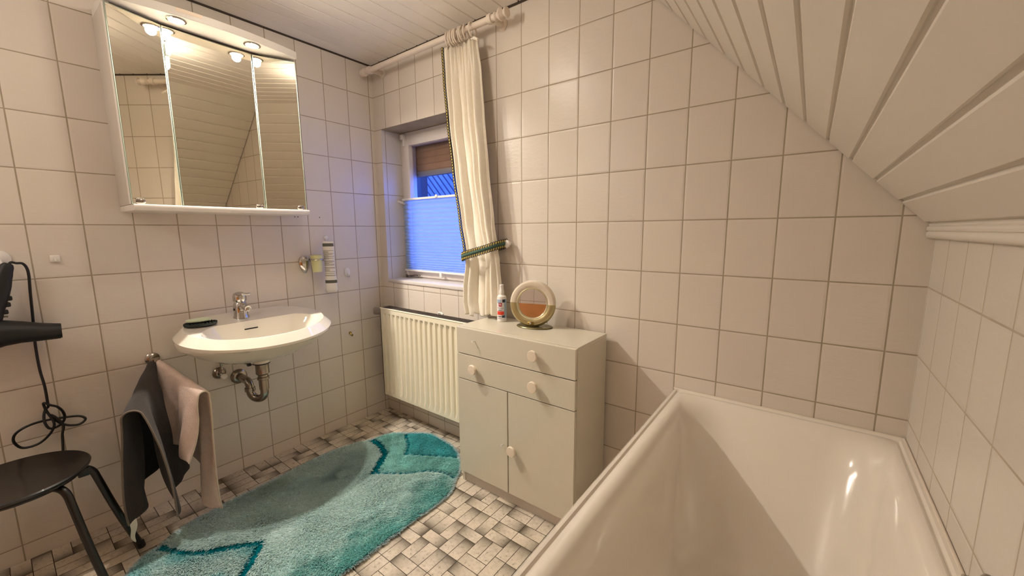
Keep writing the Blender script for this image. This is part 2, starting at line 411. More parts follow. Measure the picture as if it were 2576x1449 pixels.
# neighbouring roof outside
rf = thing('neighbour_roof', 'grey neighbouring roof with diagonal seams outside the window', 'roof', (0, 3.0, 0))
g = G()
mr = mat('slate_seams', hexc('7C8496'), .6, var=.4, vscale=5)
g.box((-6.5, 3.0, -.2), (.5, 3.12, 5.0)); g.build('roof_plane', mr, rf, smooth=False)
g = G()
for i in range(100):
    x = -9.5+i*.12; g.tube([(x, 2.99, 4.6), (x+4.4, 2.99, -.15)], .008, 6)
g.build('roof_seam', mat('dark_roof_seam', hexc('2A3044'), .7), rf)
gp = mesh_obj('ground', [(-8, .25, -.1), (3, .25, -.1), (3, 3.2, -.1), (-8, 3.2, -.1)], [(0, 1, 2, 3)], mat('outside_paving', hexc('6C6A66'), .9, var=.2)); gp['kind'] = 'structure'
po = thing('outside_post', 'dark upright post outside the window behind the blind', 'post', (-.655, .9, 0))
g = G(); g.box((-.735, .86, -.1), (-.575, .94, 2.6), .01); g.build('post_shaft', mat('dark_post', hexc('2A3140'), .6), po)
gu = thing('downpipe', 'slim pale pipe at the left edge of the window glass', 'pipe', (.02, .285, 0))
g = G(); g.tube([(.020, .285, -.1), (.020, .285, 2.5)], .005, 8); g.build('pipe_run', mat('pale_pipe', hexc('AFC6DC'), .4), gu)

# pleated blind
bl = thing('pleated_blind', 'translucent pleated blind covering the lower half of the window', 'blind', (.47, .12, 1.0))
bm_ = NT('blind_fabric'); tb = bm_
tl = tb.n('ShaderNodeBsdfTranslucent'); tl.inputs[0].default_value = (.62, .74, .80, 1); df = tb.n('ShaderNodeBsdfDiffuse'); df.inputs[0].default_value = (.62, .68, .76, 1)
mx = tb.n('ShaderNodeMixShader'); mx.inputs[0].default_value = .78; tb.l(df.outputs[0], mx.inputs[1]); tb.l(tl.outputs[0], mx.inputs[2]); tb.l(mx.outputs[0], tb.out.inputs[0])
g = G(); nz = 44; zs = []
for i in range(nz+1):
    t_ = i/nz; zs.append(1.450-(1.450-.990)*(t_*1.42-.42*t_*t_))
V = []; F = []
for i, z in enumerate(zs):
    y = .122+(-.0065 if i % 2 else .0065)
    V += [(OX0+.036+(.004 if i % 2 else 0), y, z), (OX1-.036, y, z)]
for i in range(nz): F.append((2*i, 2*i+1, 2*i+3, 2*i+2))
mesh_obj('blind_fabric', V, F, bm_.m, bl)
g = G(); g.box((OX0+.032, .112, 1.448), (OX1-.032, .132, 1.462), .003); g.box((.43, .106, 1.452), (.45, .114, 1.470), .003); g.build('top_rail', M['white_plastic'], bl)
g = G(); g.box((OX0+.032, .112, .978), (OX1-.032, .132, .991), .003); g.box((.455, .100, .955), (.475, .114, .985), .003); g.build('bottom_rail', M['white_plastic'], bl)
for xx in (.19, .75):
    g = G(); g.tube([(xx, .1135, 1.45), (xx, .1135, .99)], .0006, 5); g.build('cord', M['white_plastic'], bl)

# ------------------------------------------------------------------ radiator
rd = thing('radiator', 'cream ribbed panel radiator under the window', 'radiator', (.53, -.07, .165))
X0, X1, ZB, ZT, YF = .115, .985, .172, .755, -.112
g = G()
pitch = .0445; n = int((X1-X0-.03)/pitch)
def prof(x):
    f = ((x-X0-.012)/pitch) % 1.0
    return f
V = []; xs = []
for i in range(n):
    b = X0+.018+i*pitch
    xs += [(b, 0), (b+.015, 0), (b+.022, .011), (b+.036, .011), (b+.0435, 0)]
xs = [(X0, 0)]+xs+[(X1, 0)]
zl = [(ZB, 0), (ZB+.018, 0), (ZB+.045, 1), (ZT-.045, 1), (ZT-.030, 0), (ZT, 0)]
for z, k in zl: V += [(x, YF+d*k, z) for x, d in xs]
n = len(xs); F = [(j*n+i, j*n+i+1, (j+1)*n+i+1, (j+1)*n+i) for j in range(len(zl)-1) for i in range(n-1)]
g.add(V, F); g.box((X0, YF, ZB), (X0+.006, -.040, ZT-.004)); g.box((X1-.006, YF, ZB), (X1, -.040, ZT-.004)); g.box((X0, -.050, ZB), (X1, -.040, ZT-.01))
g.tube([(X0, YF+.003, ZT), (X1, YF+.003, ZT)], .005, 8)
g.build('front_panel', M['cream_metal'], rd)
g = G(); g.box((X0+.004, YF+.006, ZT-.004), (X1-.004, -.036, ZT+.004), .001)
for i in range(58): xx = X0+.012+i*.0148; g.box((xx, YF+.018, ZT+.003), (xx+.006, -.048, ZT+.0065))
g.build('top_grille', M['dark_grille'], rd)
g = G(); g.tube([(X0+.002, -.072, .725), (X0-.022, -.072, .725)], .010, 12); g.build('valve_stem', M['black'], rd)
g = G()
for k in range(12):
    a = k*PI/6; g.box((-.052, -.0035, .019), (-.004, .0035, .0245), .001, Matrix.Translation((X0-.020, -.082, .727))@Matrix.Rotation(.5, 4, 'Z')@Matrix.Rotation(a, 4, 'X'))
g.lathe([(.015, 0), (.022, .008), (.022, .046), (.018, .054)], (X0-.018, -.081, .727), (-.878, -.479, 0), 24); g.build('thermostat_knob', mat('grey_plastic_knob', hexc('8D8378'), .4), rd)
g = G(); g.tube(spline([(X0-.030, -.080, .722), (X0-.036, -.080, .69), (X0-.030, -.075, .60), (X0-.026, -.07, .50), (X0-.024, -.068, .32), (X0-.020, -.066, .29)]), .0095, 12); g.build('supply_pipe', mat('grey_painted_pipe', hexc('A79F96'), .4), rd)
g = G(); g.lathe([(.011, 0), (.011, .03), (.006, .034)], (X0-.026, -.062, .262), (1, 0, .0), 10); g.tube([(X0-.020, -.064, .292), (X0-.010, -.062, .262)], .006, 8); g.build('lower_fitting', M['chrome_dull'], rd)
g = G(); g.tube([(.60, -.05, .757), (.606, -.052, .772), (.625, -.052, .774), (.640, -.05, .765)], .006, 8); g.build('wall_clip', M['white_plastic'], rd)

# ------------------------------------------------------------------ curtain rod, rings and curtain
RYD, RZ = -.090, 2.205
rod = thing('curtain_rod', 'white wooden curtain rod with turned ends above the window', 'curtain rod', (.6, RYD, RZ))
g = G(); g.tube([(.085, RYD, RZ), (1.10, RYD, RZ)], .0148, 20); g.build('pole', M['pole'], rod)
fin = [(.0135, 0), (.020, .004), (.0205, .010), (.018, .014), (.012, .018), (.018, .024), (.0255, .034), (.026, .040), (.018, .048), (.0125, .056), (.014, .062), (.022, .066), (.023, .071), (.020, .075), (.006, .077)]
g = G(); g.lathe(fin, (1.085, RYD, RZ), (1, 0, 0), 28); g.build('finial', M['pole'], rod)
g = G(); g.lathe([(r*.9, h*.8) for r, h in fin], (.096, RYD, RZ), (-1, 0, 0), 28); g.build('finial', M['pole'], rod)
for bx in (.115, 1.06):
    g = G(); g.lathe([(.030, 0), (.030, .004), (.026, .008), (.016, .010), (.0135, .020), (.0135, .06), (.016, .068), (.018, .078)], (bx, 0, RZ+.008), (0, -1, -.09), 28)
    g.lathe([(.0135, -.012), (.020, -.011), (.022, -.004), (.022, .004), (.020, .011), (.0135, .012)], (bx, RYD, RZ), (1, 0, 0), 24); g.build('bracket', M['pole'], rod)
ring0 = None
for i, (rx, tl_) in enumerate([(.783, .35), (.803, .30), (.818, .22), (.832, .28), (.846, .2), (.868, .35), (.882, .25), (.905, .3), (.948, .1)]):
    if ring0 is None:
        ring0 = thing('curtain_ring', 'white wooden curtain ring in the bunch on the rod above the curtain', 'curtain ring', (rx, RYD, RZ-.013), 'curtain rings on the rod')
        g = G(); g.tube([(rx, RYD+.0305*math.cos(a*PI/16), RZ-.013+.0305*math.sin(a*PI/16)) for a in range(32)], .0042, 8, closed=True); rb = g.build('ring_loop', M['pole'], ring0)
        g = G(); g.tube([(rx, RYD, RZ-.045), (rx, RYD-.002, RZ-.058)], .0018, 6); rh = g.build('ring_eye', M['chrome_dull'], ring0); r = ring0
    else:
        r = ring0.copy(); COL.objects.link(r); r.location = (rx, RYD, RZ-.013)
        for c in (rb, rh): k = c.copy(); COL.objects.link(k); k.parent = r
    r.rotation_euler = (0, 0, tl_)
    if i == 0: r['label'] = 'leftmost white curtain ring, above the braided curtain edge'
    elif i == 8: r['label'] = 'rightmost white curtain ring, apart from the others on the rod'

cur = thing('curtain', 'cream terry curtain tied back at the right side of the window', 'curtain', (.95, -.085, .80))
KE = [(2.152, .768, .962), (2.0, .775, .985), (1.8, .792, 1.000), (1.55, .822, 1.022), (1.29, .862, 1.052), (1.145, .888, 1.075), (1.08, .886, 1.088), (.95, .862, 1.100), (.87, .856, 1.102), (.812, .866, 1.100)]
def interp(z, k):
    for a, b in zip(KE, KE[1:]):
        if a[0] >= z >= b[0]:
            t_ = (a[0]-z)/(a[0]-b[0]); t_ = t_*t_*(3-2*t_)*.5+t_*.5; return a[k]+(b[k]-a[k])*t_
    return KE[0][k] if z > KE[0][0] else KE[-1][k]
def cur_fn(u, v):
    ztop = 2.155-.004*math.sin(u*60); zbot = .812+.012*math.sin(u*9+1)-.02*(u < .22)
    z = ztop+(zbot-ztop)*v
    x0, x1 = interp(z, 1), interp(z, 2)
    tie = math.exp(-((z-1.145)/.11)**2); topg = math.exp(-((2.155-z)/.10)**2)
    A = .030*(1-.62*tie)*(1-.45*topg)
    ph = 2*PI*(4.3*u+.13*math.sin(6.3*u+1.3+.5*v)+.07*math.sin(5*v+3*u))
    lob = abs(math.sin(PI*(5.1*u+.22*math.sin(5*u+1.5*v)+.35+.10*v)))**.8
    y = -.060-A*1.55*lob*(.75+.25*math.sin(9*u+2))-.012*math.sin(2*PI*1.3*u+.6)+topg*.008*math.sin(u*95)+.0015*math.sin(u*30+v*22)
    x = x0+(x1-x0)*u
    y -= .018*tie
    we = math.exp(-(u/.045)**2); y = y*(1-we)-.104*we; we = math.exp(-((1-u)/.05)**2); y = y*(1-we)-.07*we
    if z < 1.1: y += .012*math.sin(7*v+u*5)*.4
    return (x, min(y, -.012), z)
g = G(); g.grid(cur_fn, 210, 170); o = g.build('curtain_cloth', M['terry'], cur)
sm = o.modifiers.new('thick', 'SOLIDIFY'); sm.thickness = .0035; sm.offset = 0
g = G(); g.grid(lambda u, v: (lambda p: (p[0], p[1]-.0028, p[2]))(cur_fn(u, .945+.004*v)), 160, 3); g.build('hem_stitch', M['terry'], cur)
# braid with yellow scallops along the free edge
gy = G(); gb = G()
for i in range(72):
    z = 2.148-i*.0142
    x, y, _ = cur_fn(0, (2.155-z)/(2.155-.80))
    x -= .001; y += .004
    c = (x-.006, y-.010, z)
    gy.sphere(c, (.0050, .0036, .0058), 8, 6)
    gb.tube([(c[0]+.0062*math.cos(a*PI/5), c[1]-.0012, c[2]+.0072*math.sin(a*PI/5)) for a in range(10)], .0015, 5, closed=True)
gb.tube([(cur_fn(0, k/40*.76)[0]-.001, cur_fn(0, k/40*.76)[1]-.001, cur_fn(0, k/40*.76)[2]) for k in range(41)], .0028, 6)
gb.build('edge_braid', M['braid_black'], cur); gy.build('braid_dots', M['braid_yellow'], cur)
g = G(); g.tube(spline([(.945, -.096, 2.150), (.965, -.10, 2.147), (.985, -.106, 2.136), (1.000, -.108, 2.128)]), [.004]*6+[.007]*6+[.006]*6+[.001], 8); g.build('gather_knot', M['terry'], cur)
# tieback
tk = thing('tieback_knob', 'white round knob on the tiled wall holding the curtain tieback', 'knob', (1.100, 0, 1.180))
g = G(); g.lathe([(.009, 0), (.009, .022), (.018, .026), (.020, .034), (.017, .040), (.004, .042)], (1.100, 0, 1.180), (0, -1, 0), 24); g.build('knob_body', M['white_plastic'], tk)
tb_ = thing('curtain_tieback', 'green tieback with yellow scallops around the cream curtain', 'tieback', (.98, -.1, 1.13))
path = spline([(1.098, -.028, 1.184), (1.082, -.088, 1.174), (1.03, -.136, 1.152), (.96, -.156, 1.132), (.905, -.150, 1.118), (.878, -.120, 1.112), (.872, -.085, 1.115), (.90, -.030, 1.125), (.98, -.012, 1.15), (1.07, -.012, 1.175)], 10)
def strip(g, lo, hi, off):
    V = []; F = []
    for i, p in enumerate(path):
        t_ = (path[min(i+1, len(path)-1)]-path[max(i-1, 0)]).normalized(); nn = Vector((t_.y, -t_.x, 0)).normalized()
        c = p-nn*off; V += [c+Vector((0, 0, lo)), c+Vector((0, 0, hi))]
    F = [(2*i, 2*i+1, 2*i+3, 2*i+2) for i in range(len(path)-1)]; g.add(V, F)
g = G(); strip(g, -.008, .008, .002); o = g.build('band', M['braid_mid'], tb_); s_ = o.modifiers.new('t', 'SOLIDIFY'); s_.thickness = .003; s_.offset = 0
gy = G(); gb = G()
dist = 0; nxt = .004
for i in range(len(path)-1):
    a, b = path[i], path[i+1]; sl = (b-a).length
    while nxt < dist+sl:
        p = a.lerp(b, (nxt-dist)/sl); t_ = (b-a).normalized(); nn = Vector((t_.y, -t_.x, 0)).normalized()
        for sg in (-1, 1):
            c = p+Vector((0, 0, sg*.0135))+nn*.0
            gy.sphere(c, (.0042, .0042, .0055), 8, 6)
            gb.tube([c+t_*(.0068*math.cos(k*PI/5))+Vector((0, 0, .0085*math.sin(k*PI/5))) for k in range(10)], .0016, 5, closed=True)
        nxt += .0128
    dist += sl
gb.build('scallop_edging', M['braid_black'], tb_); gy.build('scallop_dots', M['braid_yellow'], tb_)

# ------------------------------------------------------------------ mirror cabinet
mc = thing('mirror_cabinet', 'white three-door mirror cabinet with two lit spots above the basin', 'mirror cabinet', (0, -.916, 1.33))
YL, YR, DL, DM = -1.247, -.585, .240, .176
ML, MR = -1.080, -.752
g = G()
g.box((.001, YL, 1.3562), (.214, YL+.016, 2.0778), .001); g.build('side_panel', M['laminate_side'], mc)
g = G(); g.box((.001, YR-.016, 1.3562), (.212, YR, 2.0778), .001); g.build('side_panel', M['laminate_side'], mc)
g = G(); g.box((.001, YL+.016, 1.356), (.012, YR-.016, 2.08)); g.build('back_panel', M['laminate_side'], mc)
g = G(); g.box((.001, YL, 1.332), (DL+.012, YR+.004, 1.356), .004); g.box((DL+.0115, YR-.028, 1.340), (DL+.0125, YR-.008, 1.346)); g.build('bottom_shelf', M['white'], mc)
arc = []
for k in range(25):
    t_ = k/24; y = YL+(YR-YL)*t_; arc.append((.246+.046*math.sin(PI*t_)**.9, y))
g = G(); g.prism([(.001, YL)]+arc+[(.001, YR)], 2.078, 2.110); cn = g.build('canopy', M['white'], mc, bevel=.002)
g = G(); g.box((.02, YL+.01, 2.066), (DM-.02, YR-.01, 2.078)); g.box((.0, -1.02, 2.110), (.12, -.85, 2.125)); g.build('lamp_rail', M['gap'], mc)
g = G(); P0 = [(p[0]+.0006, p[1]) for p in arc if -1.08 < p[1] < -.955]
V = [(x, y, z) for z in (2.094, 2.108) for x, y in P0]; n = len(P0); g.add(V, [(i, i+1, n+i+1, n+i) for i in range(n-1)]); g.build('canopy_label', mat('cream_strip', hexc('EAD9C4'), .5), cn)
def door(y0, x0, y1, x1, name='mirror_door'):
    a = Vector((x0, y0, 0)); b = Vector((x1, y1, 0)); t_ = (b-a).normalized(); nn = Vector((t_.y, -t_.x, 0))
    z0, z1 = 1.357, 2.066; g = G()
    def P(s, d, z): return a+t_*s+nn*d+Vector((0, 0, z))
    Ln = (b-a).length
    def slab(s0, s1, d0, d1, za, zb):
        return [P(s0, d0, za), P(s1, d0, za), P(s1, d1, za), P(s0, d1, za), P(s0, d0, zb), P(s1, d0, zb), P(s1, d1, zb), P(s0, d1, zb)]
    FB = [(3, 2, 1, 0), (4, 5, 6, 7), (0, 1, 5, 4), (1, 2, 6, 5), (2, 3, 7, 6), (3, 0, 4, 7)]
    g.add(slab(0, Ln, -.016, -.005, z0, z1), FB); dr = g.build(name, M['white'], mc, smooth=False)
    g = G(); g.add(slab(.0, Ln, -.005, 0, z0, z1), FB); g.build('glass_rim', M['edge'], dr, smooth=False)
    g = G(); g.add([P(.003, .0004, z0+.003), P(Ln-.003, .0004, z0+.003), P(Ln-.003, .0004, z1-.003), P(.003, .0004, z1-.003)], [(0, 1, 2, 3)]); g.build('mirror_glass', M['mirror'], dr, smooth=False)
    return dr, P, Ln
dl, P1, L1 = door(-1.2475, .2335, ML-.0015, DM+.001)
dm, P2, L2 = door(ML+.0015, DM, MR-.0015, .1611)
dr_, P3, L3 = door(MR+.0015, .1625, -.5901, .2363)
def dknob(P, s, par):
    g = G(); c = P(s, .001, 1.367); g.sphere(c, (.007, .017, .013), 16, 10)
    for k in range(5): g.sphere(c+Vector((.004, -.010+k*.005, .010)), .0028, 8, 6)
    g.build('door_knob', M['chrome_dull'], par)
dknob(P1, .026, dl); dknob(P2, L2-.026, dm); dknob(P3, L3-.026, dr_)
g = G(); g.box((DM+.001, ML+.004, 1.955), (DM+.012, ML+.020, 2.005), .004); g.build('reflection_block', M['white_plastic'], mc)  # white block imitating the ceiling lamp's reflection at the middle door edge
SP = [(.243, -1.045), (.243, -.778)]
for x, y in SP:
    g = G(); g.lathe([(.031, 0), (.033, -.004), (.027, -.006), (.0265, .004)], (x, y, 2.079), (0, 0, 1), 28, cap=False); so = g.build('spotlight', M['chrome'], mc)
    g = G(); g.lathe([(.019, -.0035), (.010, -.0035)], (x, y, 2.078), (0, 0, 1), 28); g.build('spotlight_bulb', M['emit_spot'], so, smooth=False)

# ------------------------------------------------------------------ washbasin
wb_ = thing('washbasin', 'oval white wall-hung washbasin under the mirror cabinet', 'washbasin', (.0, -.872, .80))
def sup(cx, cy, ax, ay, n, th):
    c, s = math.cos(th), math.sin(th); return (cx+ax*abs(c)**(2/n)*(1 if c > 0 else -1), cy+ay*abs(s)**(2/n)*(1 if s > 0 else -1))
BY = -.852; NN = 96
def ztop(x): return .846-.105*max(0, x)
def outer(k, sc=1.0, drop=0, z=None):
    th = 2*PI*k/NN; x, y = sup(.215, BY, .285*sc, .322*sc, 2.02, th)
    if x < .0015: x = .0015
    return (x, y, (ztop(x)-drop) if z is None else z)
def inner(k, sc=1.0, z=None, drop=0):
    th = 2*PI*k/NN; x, y = sup(.305, BY, .158, .250, 2.0, th)
    x = max(x, .192)    # flat deck edge behind the bowl
    x = .305+(x-.305)*sc; y = BY+(y-BY)*sc
    return (x, y, (ztop(x)-drop) if z is None else z)
L_ = []
for sc, z in ((.16, .640), (.36, .644), (.58, .664), (.78, .700), (.92, .735), (.985, .752)):
    lp = []
    for k in range(NN):
        th = 2*PI*k/NN; x, y = sup(.215, BY, .285, .322, 2.02, th); x = .19+(x-.19)*sc; y = BY+(y-BY)*sc
        lp.append((max(x, .0015), y, z))
    L_.append(lp)
L_.append([outer(k, 1.0, .044) for k in range(NN)])
L_.append([outer(k, 1.0, .034) for k in range(NN)])
L_.append([outer(k, .895, 0) for k in range(NN)])
L_.append([inner(k, 1.0, None, 0) for k in range(NN)])
L_.append([inner(k, .985, None, .004) for k in range(NN)])
for sc, z in ((.95, .79), (.86, .755), (.72, .722), (.52, .700), (.30, .690), (.12, .686)): L_.append([inner(k, sc, z+(ztop(inner(k, sc)[0])-.81)*max(0, (z-.70)/.11)) for k in range(NN)])
g = G(); g.loops(L_, True, True); o = g.build('basin', M['ceramic'], wb_)
g = G(); g.box((-.0045, -.029, -.003), (.003, .029, .0032), .0028, Matrix.Translation((.217, BY-.035, .793))@Matrix.Rotation(-.55, 4, 'Y')); g.build('overflow_slot', M['black'], wb_)
g = G(); g.lathe([(.024, 0), (.022, .003), (.006, .005)], (.31, BY, .687), (0, 0, 1), 24); g.build('plug', M['chrome'], wb_)

tp = thing('mixer_tap', 'chrome single-lever mixer tap at the back of the washbasin', 'tap', (.112, -.889, .834))
tx, ty, tz = .112, -.889, .832
g = G(); g.lathe([(.034, 0), (.033, .006), (.030, .012), (.0295, .05), (.028, .072), (.024, .078)], (tx, ty, tz), (0, 0, 1), 32)
g.tube(spline([(tx+.012, ty, tz+.052), (tx+.05, ty, tz+.062), (tx+.095, ty, tz+.056)]), [.018]*6+[.0135]*7, 16); g.lathe([(.0125, 0), (.0125, .012), (.009, .013)], (tx+.088, ty, tz+.058), (.15, 0, -1), 20); g.build('tap_body', M['chrome'], tp)
g = G(); g.lathe([(.026, 0), (.029, .008), (.029, .028), (.025, .040), (.012, .047)], (tx, ty, tz+.080), (.08, 0, 1), 32)
Mx = Matrix.Translation((tx+.045, ty, tz+.120))@Matrix.Rotation(-.10, 4, 'Y'); g.box((-.05, -.020, -.005), (.045, .020, .006), .005, Mx, 3); g.build('lever', M['chrome'], tp)
g = G(); g.lathe([(.006, 0), (.006, .0015)], (tx+.005, ty-.0297, tz+.045), (.1, -1, 0), 16); g.build('pop_up_port', M['black'], tp)

sd = thing('soap_dish', 'dark green oval soap dish on the left of the basin deck', 'soap dish', (.12, -1.055, .836))
Ms = Matrix.Translation((.150, -1.062, .8305))@Matrix.Rotation(1.38, 4, 'Z')@Matrix.Rotation(-.0, 4, 'X')
def tr(g0, Mm):
    g0.v = [tuple(Mm@Vector(v)) for v in g0.v]; return g0
g = G(); g.lathe([(.050, 0), (.060, .004), (.062, .012), (.056, .014), (.054, .007), (.01, .006)], (0, 0, 0), (0, 0, 1), 40)
for k in range(26): a = 2*PI*k/26; g.sphere((.057*math.cos(a), .057*math.sin(a), .014), .0042, 8, 6)
for a_ in range(-4, 5):
    for b_ in range(-2, 3): g.sphere((a_*.011, b_*.015, .010), .0035, 6, 5)
g.v = [(a, b*.62, c) for a, b, c in g.v]; tr(g, Ms); g.build('dish_body', M['rubber'], sd)
sb = thing('soap_bar', 'pale green bar of soap lying in the dark soap dish', 'soap', (.125, -1.055, .850))
g = G(); g.sphere((0, 0, 0), 1, 28, 16); g.v = [(.046*math.copysign(abs(a)**.8, a), .027*math.copysign(abs(b)**.8, b), .0085*math.copysign(abs(c)**.7, c)) for a, b, c in g.v]
tr(g, Matrix.Translation((.140, -1.066, .8560))@Matrix.Rotation(1.40, 4, 'Z')); g.build('soap_body', M['soap'], sb)

tr_ = thing('siphon_trap', 'chrome siphon trap hanging below the washbasin', 'siphon', (.20, BY, .42))
dx = .20
g = G(); g.lathe([(.036, 0), (.036, -.006), (.030, -.008)], (dx, BY, .612), (0, 0, 1), 28); g.build('seal_ring', M['black'], tr_)
g = G(); g.lathe([(.034, .020), (.037, .004), (.035, 0)], (dx, BY, .610), (0, 0, 1), 28); g.build('ceramic_outlet', M['ceramic'], tr_)
g = G(); g.lathe([(.030, 0), (.029, -.006), (.029, -.040), (.030, -.046), (.026, -.052), (.022, -.054), (.022, -.064), (.026, -.066), (.026, -.078), (.021, -.081), (.021, -.13)], (dx, BY, .604), (0, 0, 1), 28); g.build('tailpiece', M['chrome_dull'], tr_)
U2 = Vector((-.066, -.040, 0)); c0 = Vector((dx, BY, 0)); g = G()
pts = [c0+Vector((0, 0, .478))]+[c0+U2*(.5-.5*math.cos(a))+Vector((0, 0, .460-.038*math.sin(a))) for a in [PI*k/12 for k in range(13)]]
e0 = c0+U2; tgt = Vector((.004, -.893, .508)); hd_ = (Vector((tgt.x, tgt.y, 0))-e0); hd_.z = 0; hl = hd_.length; hd_.normalize()
pts += [e0+hd_*(.030-.030*math.cos(a))+Vector((0, 0, .480+.028*math.sin(a))) for a in [PI/2*k/6 for k in range(1, 7)]]+[tgt]
g.tube(pts, .0185, 18); g.build('trap_bend', M['chrome_dull'], tr_)
g = G(); g.lathe([(.023, -.009), (.024, 0), (.023, .009)], (dx-.066, BY-.040, .470), (0, 0, 1), 24); g.build('coupling_nut', M['chrome_dull'], tr_)
g = G(); g.lathe([(.038, 0), (.037, .006), (.028, .014), (.0195, .016)], (.0005, -.893, .508), (1, 0, 0), 28); g.build('wall_rosette', M['chrome_dull'], tr_)
g = G(); g.tube([(.10, BY-.05, .60), (.14, BY-.03, .597), (.175, BY-.01, .592)], .0022, 6); g.box((.125, BY-.042, .588), (.142, BY-.026, .602), .002); g.build('pop_up_rod', M['black'], tr_)
av = thing('angle_valve', 'chrome angle valve on the wall left of the siphon trap', 'valve', (.0, -.975, .55))
g = G(); g.lathe([(.030, 0), (.029, .004), (.020, .012), (.011, .014), (.011, .045)], (.0005, -.975, .550), (1, 0, 0), 24); g.tube([(.045, -.975, .550), (.045, -.975, .575)], .009, 12); g.sphere((.045, -.975, .55), .013); g.build('valve_body', M['chrome_dull'], av)
g = G(); g.lathe([(.0115, 0), (.013, .003), (.013, .014), (.010, .017)], (.058, -.975, .546), (1, 0, 0), 16); g.build('valve_handle', M['white_plastic'], av)
g = G(); g.tube(spline([(.045, -.975, .57), (.047, -.975, .60), (.055, -.98, .625), (.085, -.97, .645), (.11, -.95, .665)]), .0055, 10); g.build('supply_hose', M['chrome_dull'], av)

# ------------------------------------------------------------------ cup holder, cup, tube, hooks
ch = thing('cup_holder', 'chrome wall cup holder right of the mirror cabinet', 'cup holder', (.0, -.515, 1.07))
g = G(); V = []
sec = [(0, .031, .060), (.006, .031, .060), (.016, .026, .052)]
def shield(d, w, h, cz=1.072):
    P = []
    for k in range(28):
        a = 2*PI*k/28; s_, c_ = math.sin(a), math.cos(a)
        wy = w*math.copysign(abs(c_)**.7, c_)*(1 if s_ > 0 else 1-.55*abs(s_)**1.6); P.append((d, -.516+wy, cz+h*(.62*s_ if s_ > 0 else 1.0*s_)))
    return P
g.loops([shield(.0005, .030, .060), shield(.010, .030, .060), shield(.020, .020, .045), shield(.024, .010, .028)], True, True); g.build('wall_plate', M['chrome'], ch)
g = G(); g.tube([(.020, -.510, 1.088), (.035, -.500, 1.090)], .007, 10); g.tube([(.058+.034*math.cos(a*PI/16), -.470+.034*math.sin(a*PI/16), 1.090) for a in range(32)], .0042, 8, closed=True); g.build('cup_ring', M['chrome'], ch)
cp = thing('tooth_cup', 'pale yellow plastic cup standing in the chrome holder', 'cup', (.058, -.470, 1.022))
g = G(); g.lathe([(.022, 0), (.025, .002), (.0315, .088), (.0325, .096), (.030, .096), (.0235, .005), (.001, .004)], (.058, -.470, 1.018), (0, 0, 1), 32); g.build('cup_body', M['yellow_cup'], cp)
tu = thing('hanging_tube', 'white printed tube pouch hanging on the wall beside the yellow cup', 'tube', (.05, -.40, .89))
TC = (.075, -.400)
def tube_fn(u, v):
    a = 2*PI*u; z = .893+.297*v; w = .031-.003*v+.002*math.sin(v*9); th = .018*(1-v)**.35*min(1, (v*14+.25))**.5+.001
    if v < .04: w *= .86+v*3.5
    nx, ny = .80, -.60                           # faces into the room
    c = math.copysign(abs(math.cos(a))**.75, math.cos(a)); s_ = math.sin(a)
    return (TC[0]-.010*v+nx*th*s_*1.0-ny*w*c*1.0*(1), TC[1]+ny*th*s_+nx*w*c, z)
g = G(); g.grid(tube_fn, 32, 40, cu=True); tbo = g.build('tube_body', M['white_plastic'], tu)
def patch(v0, v1, u0, u1, m, nm):
    def fn(a, b):
        p = tube_fn(u0+(u1-u0)*a, v0+(v1-v0)*b); return (p[0]+.0008, p[1]-.0006, p[2])
    g = G(); g.grid(fn, 9, 4); return g.build(nm, m, tbo)
patch(.905, .965, .03, .47, M['ink_dark'], 'printed_band'); patch(.185, .245, .03, .47, M['ink_dark'], 'printed_band')
gl_ = G()
rr = random.Random(3)
for i, v in enumerate([.82, .80, .782, .764, .746, .728, .710, .692, .674, .656, .62, .603, .586, .569, .552, .535, .49, .475, .45, .43, .41, .375, .34, .325]):
    a0 = .05; a1 = .05+rr.choice([.36, .38, .30, .40, .2]) if i not in (16, 21) else .44
    def fn(a, b, v=v, a0=a0, a1=a1):
        p = tube_fn(.5-(a0+(a1-a0)*a), v+.0075*b); return (p[0]+.0008, p[1]-.0006, p[2])
    gl_.grid(fn, 7, 2)
gl_.build('printed_lines', M['ink'], tbo)
g = G(); g.tube([(.058, -.405, 1.19), (.02, -.385, 1.205), (.004, -.375, 1.21)], .002, 6); g.lathe([(.013, 0), (.012, .003), (.006, .006)], (.0005, -.375, 1.212), (1, 0, 0), 16); g.build('hanging_loop', M['white_plastic'], tu)
h1 = thing('wall_hook', 'white oval adhesive hook on the left wall near the corner', 'hook', (0, -.255, .993))
g = G(); g.sphere((.002, -.255, .995), (.007, .021, .028), 20, 12); g.tube(spline([(.006, -.255, .990), (.016, -.254, .972), (.026, -.253, .968), (.028, -.253, .980)]), .004, 8); g.build('hook_body', M['white_plastic'], h1)
h2 = thing('wall_hook', 'small brass hook on the left wall above floor level near the radiator', 'hook', (0, -.262, .60))
g = G(); g.lathe([(.009, 0), (.008, .004), (.004, .006)], (.0005, -.262, .604), (1, 0, 0), 14); g.tube(spline([(.004, -.262, .604), (.016, -.262, .590), (.026, -.262, .590), (.028, -.262, .602)]), .0038, 8); g.build('hook_body', M['brass'], h2)
g = G(); g.sphere((.029, -.262, .606), .0055, 10, 8); g.build('hook_tip', M['white_plastic'], h2)
h3 = thing('wall_hook', 'small white square adhesive hook on the left wall beside the mirror cabinet', 'hook', (0, -1.448, 1.15))
g = G(); g.box((0.0005, -1.462, 1.138), (.006, -1.436, 1.164), .002); g.box((.005, -1.452, 1.140), (.014, -1.446, 1.152), .002); g.build('hook_body', M['white_plastic'], h3)
h4 = thing('suction_hook', 'round white suction hook holding the hair dryer', 'hook', (0, -1.580, 1.155))
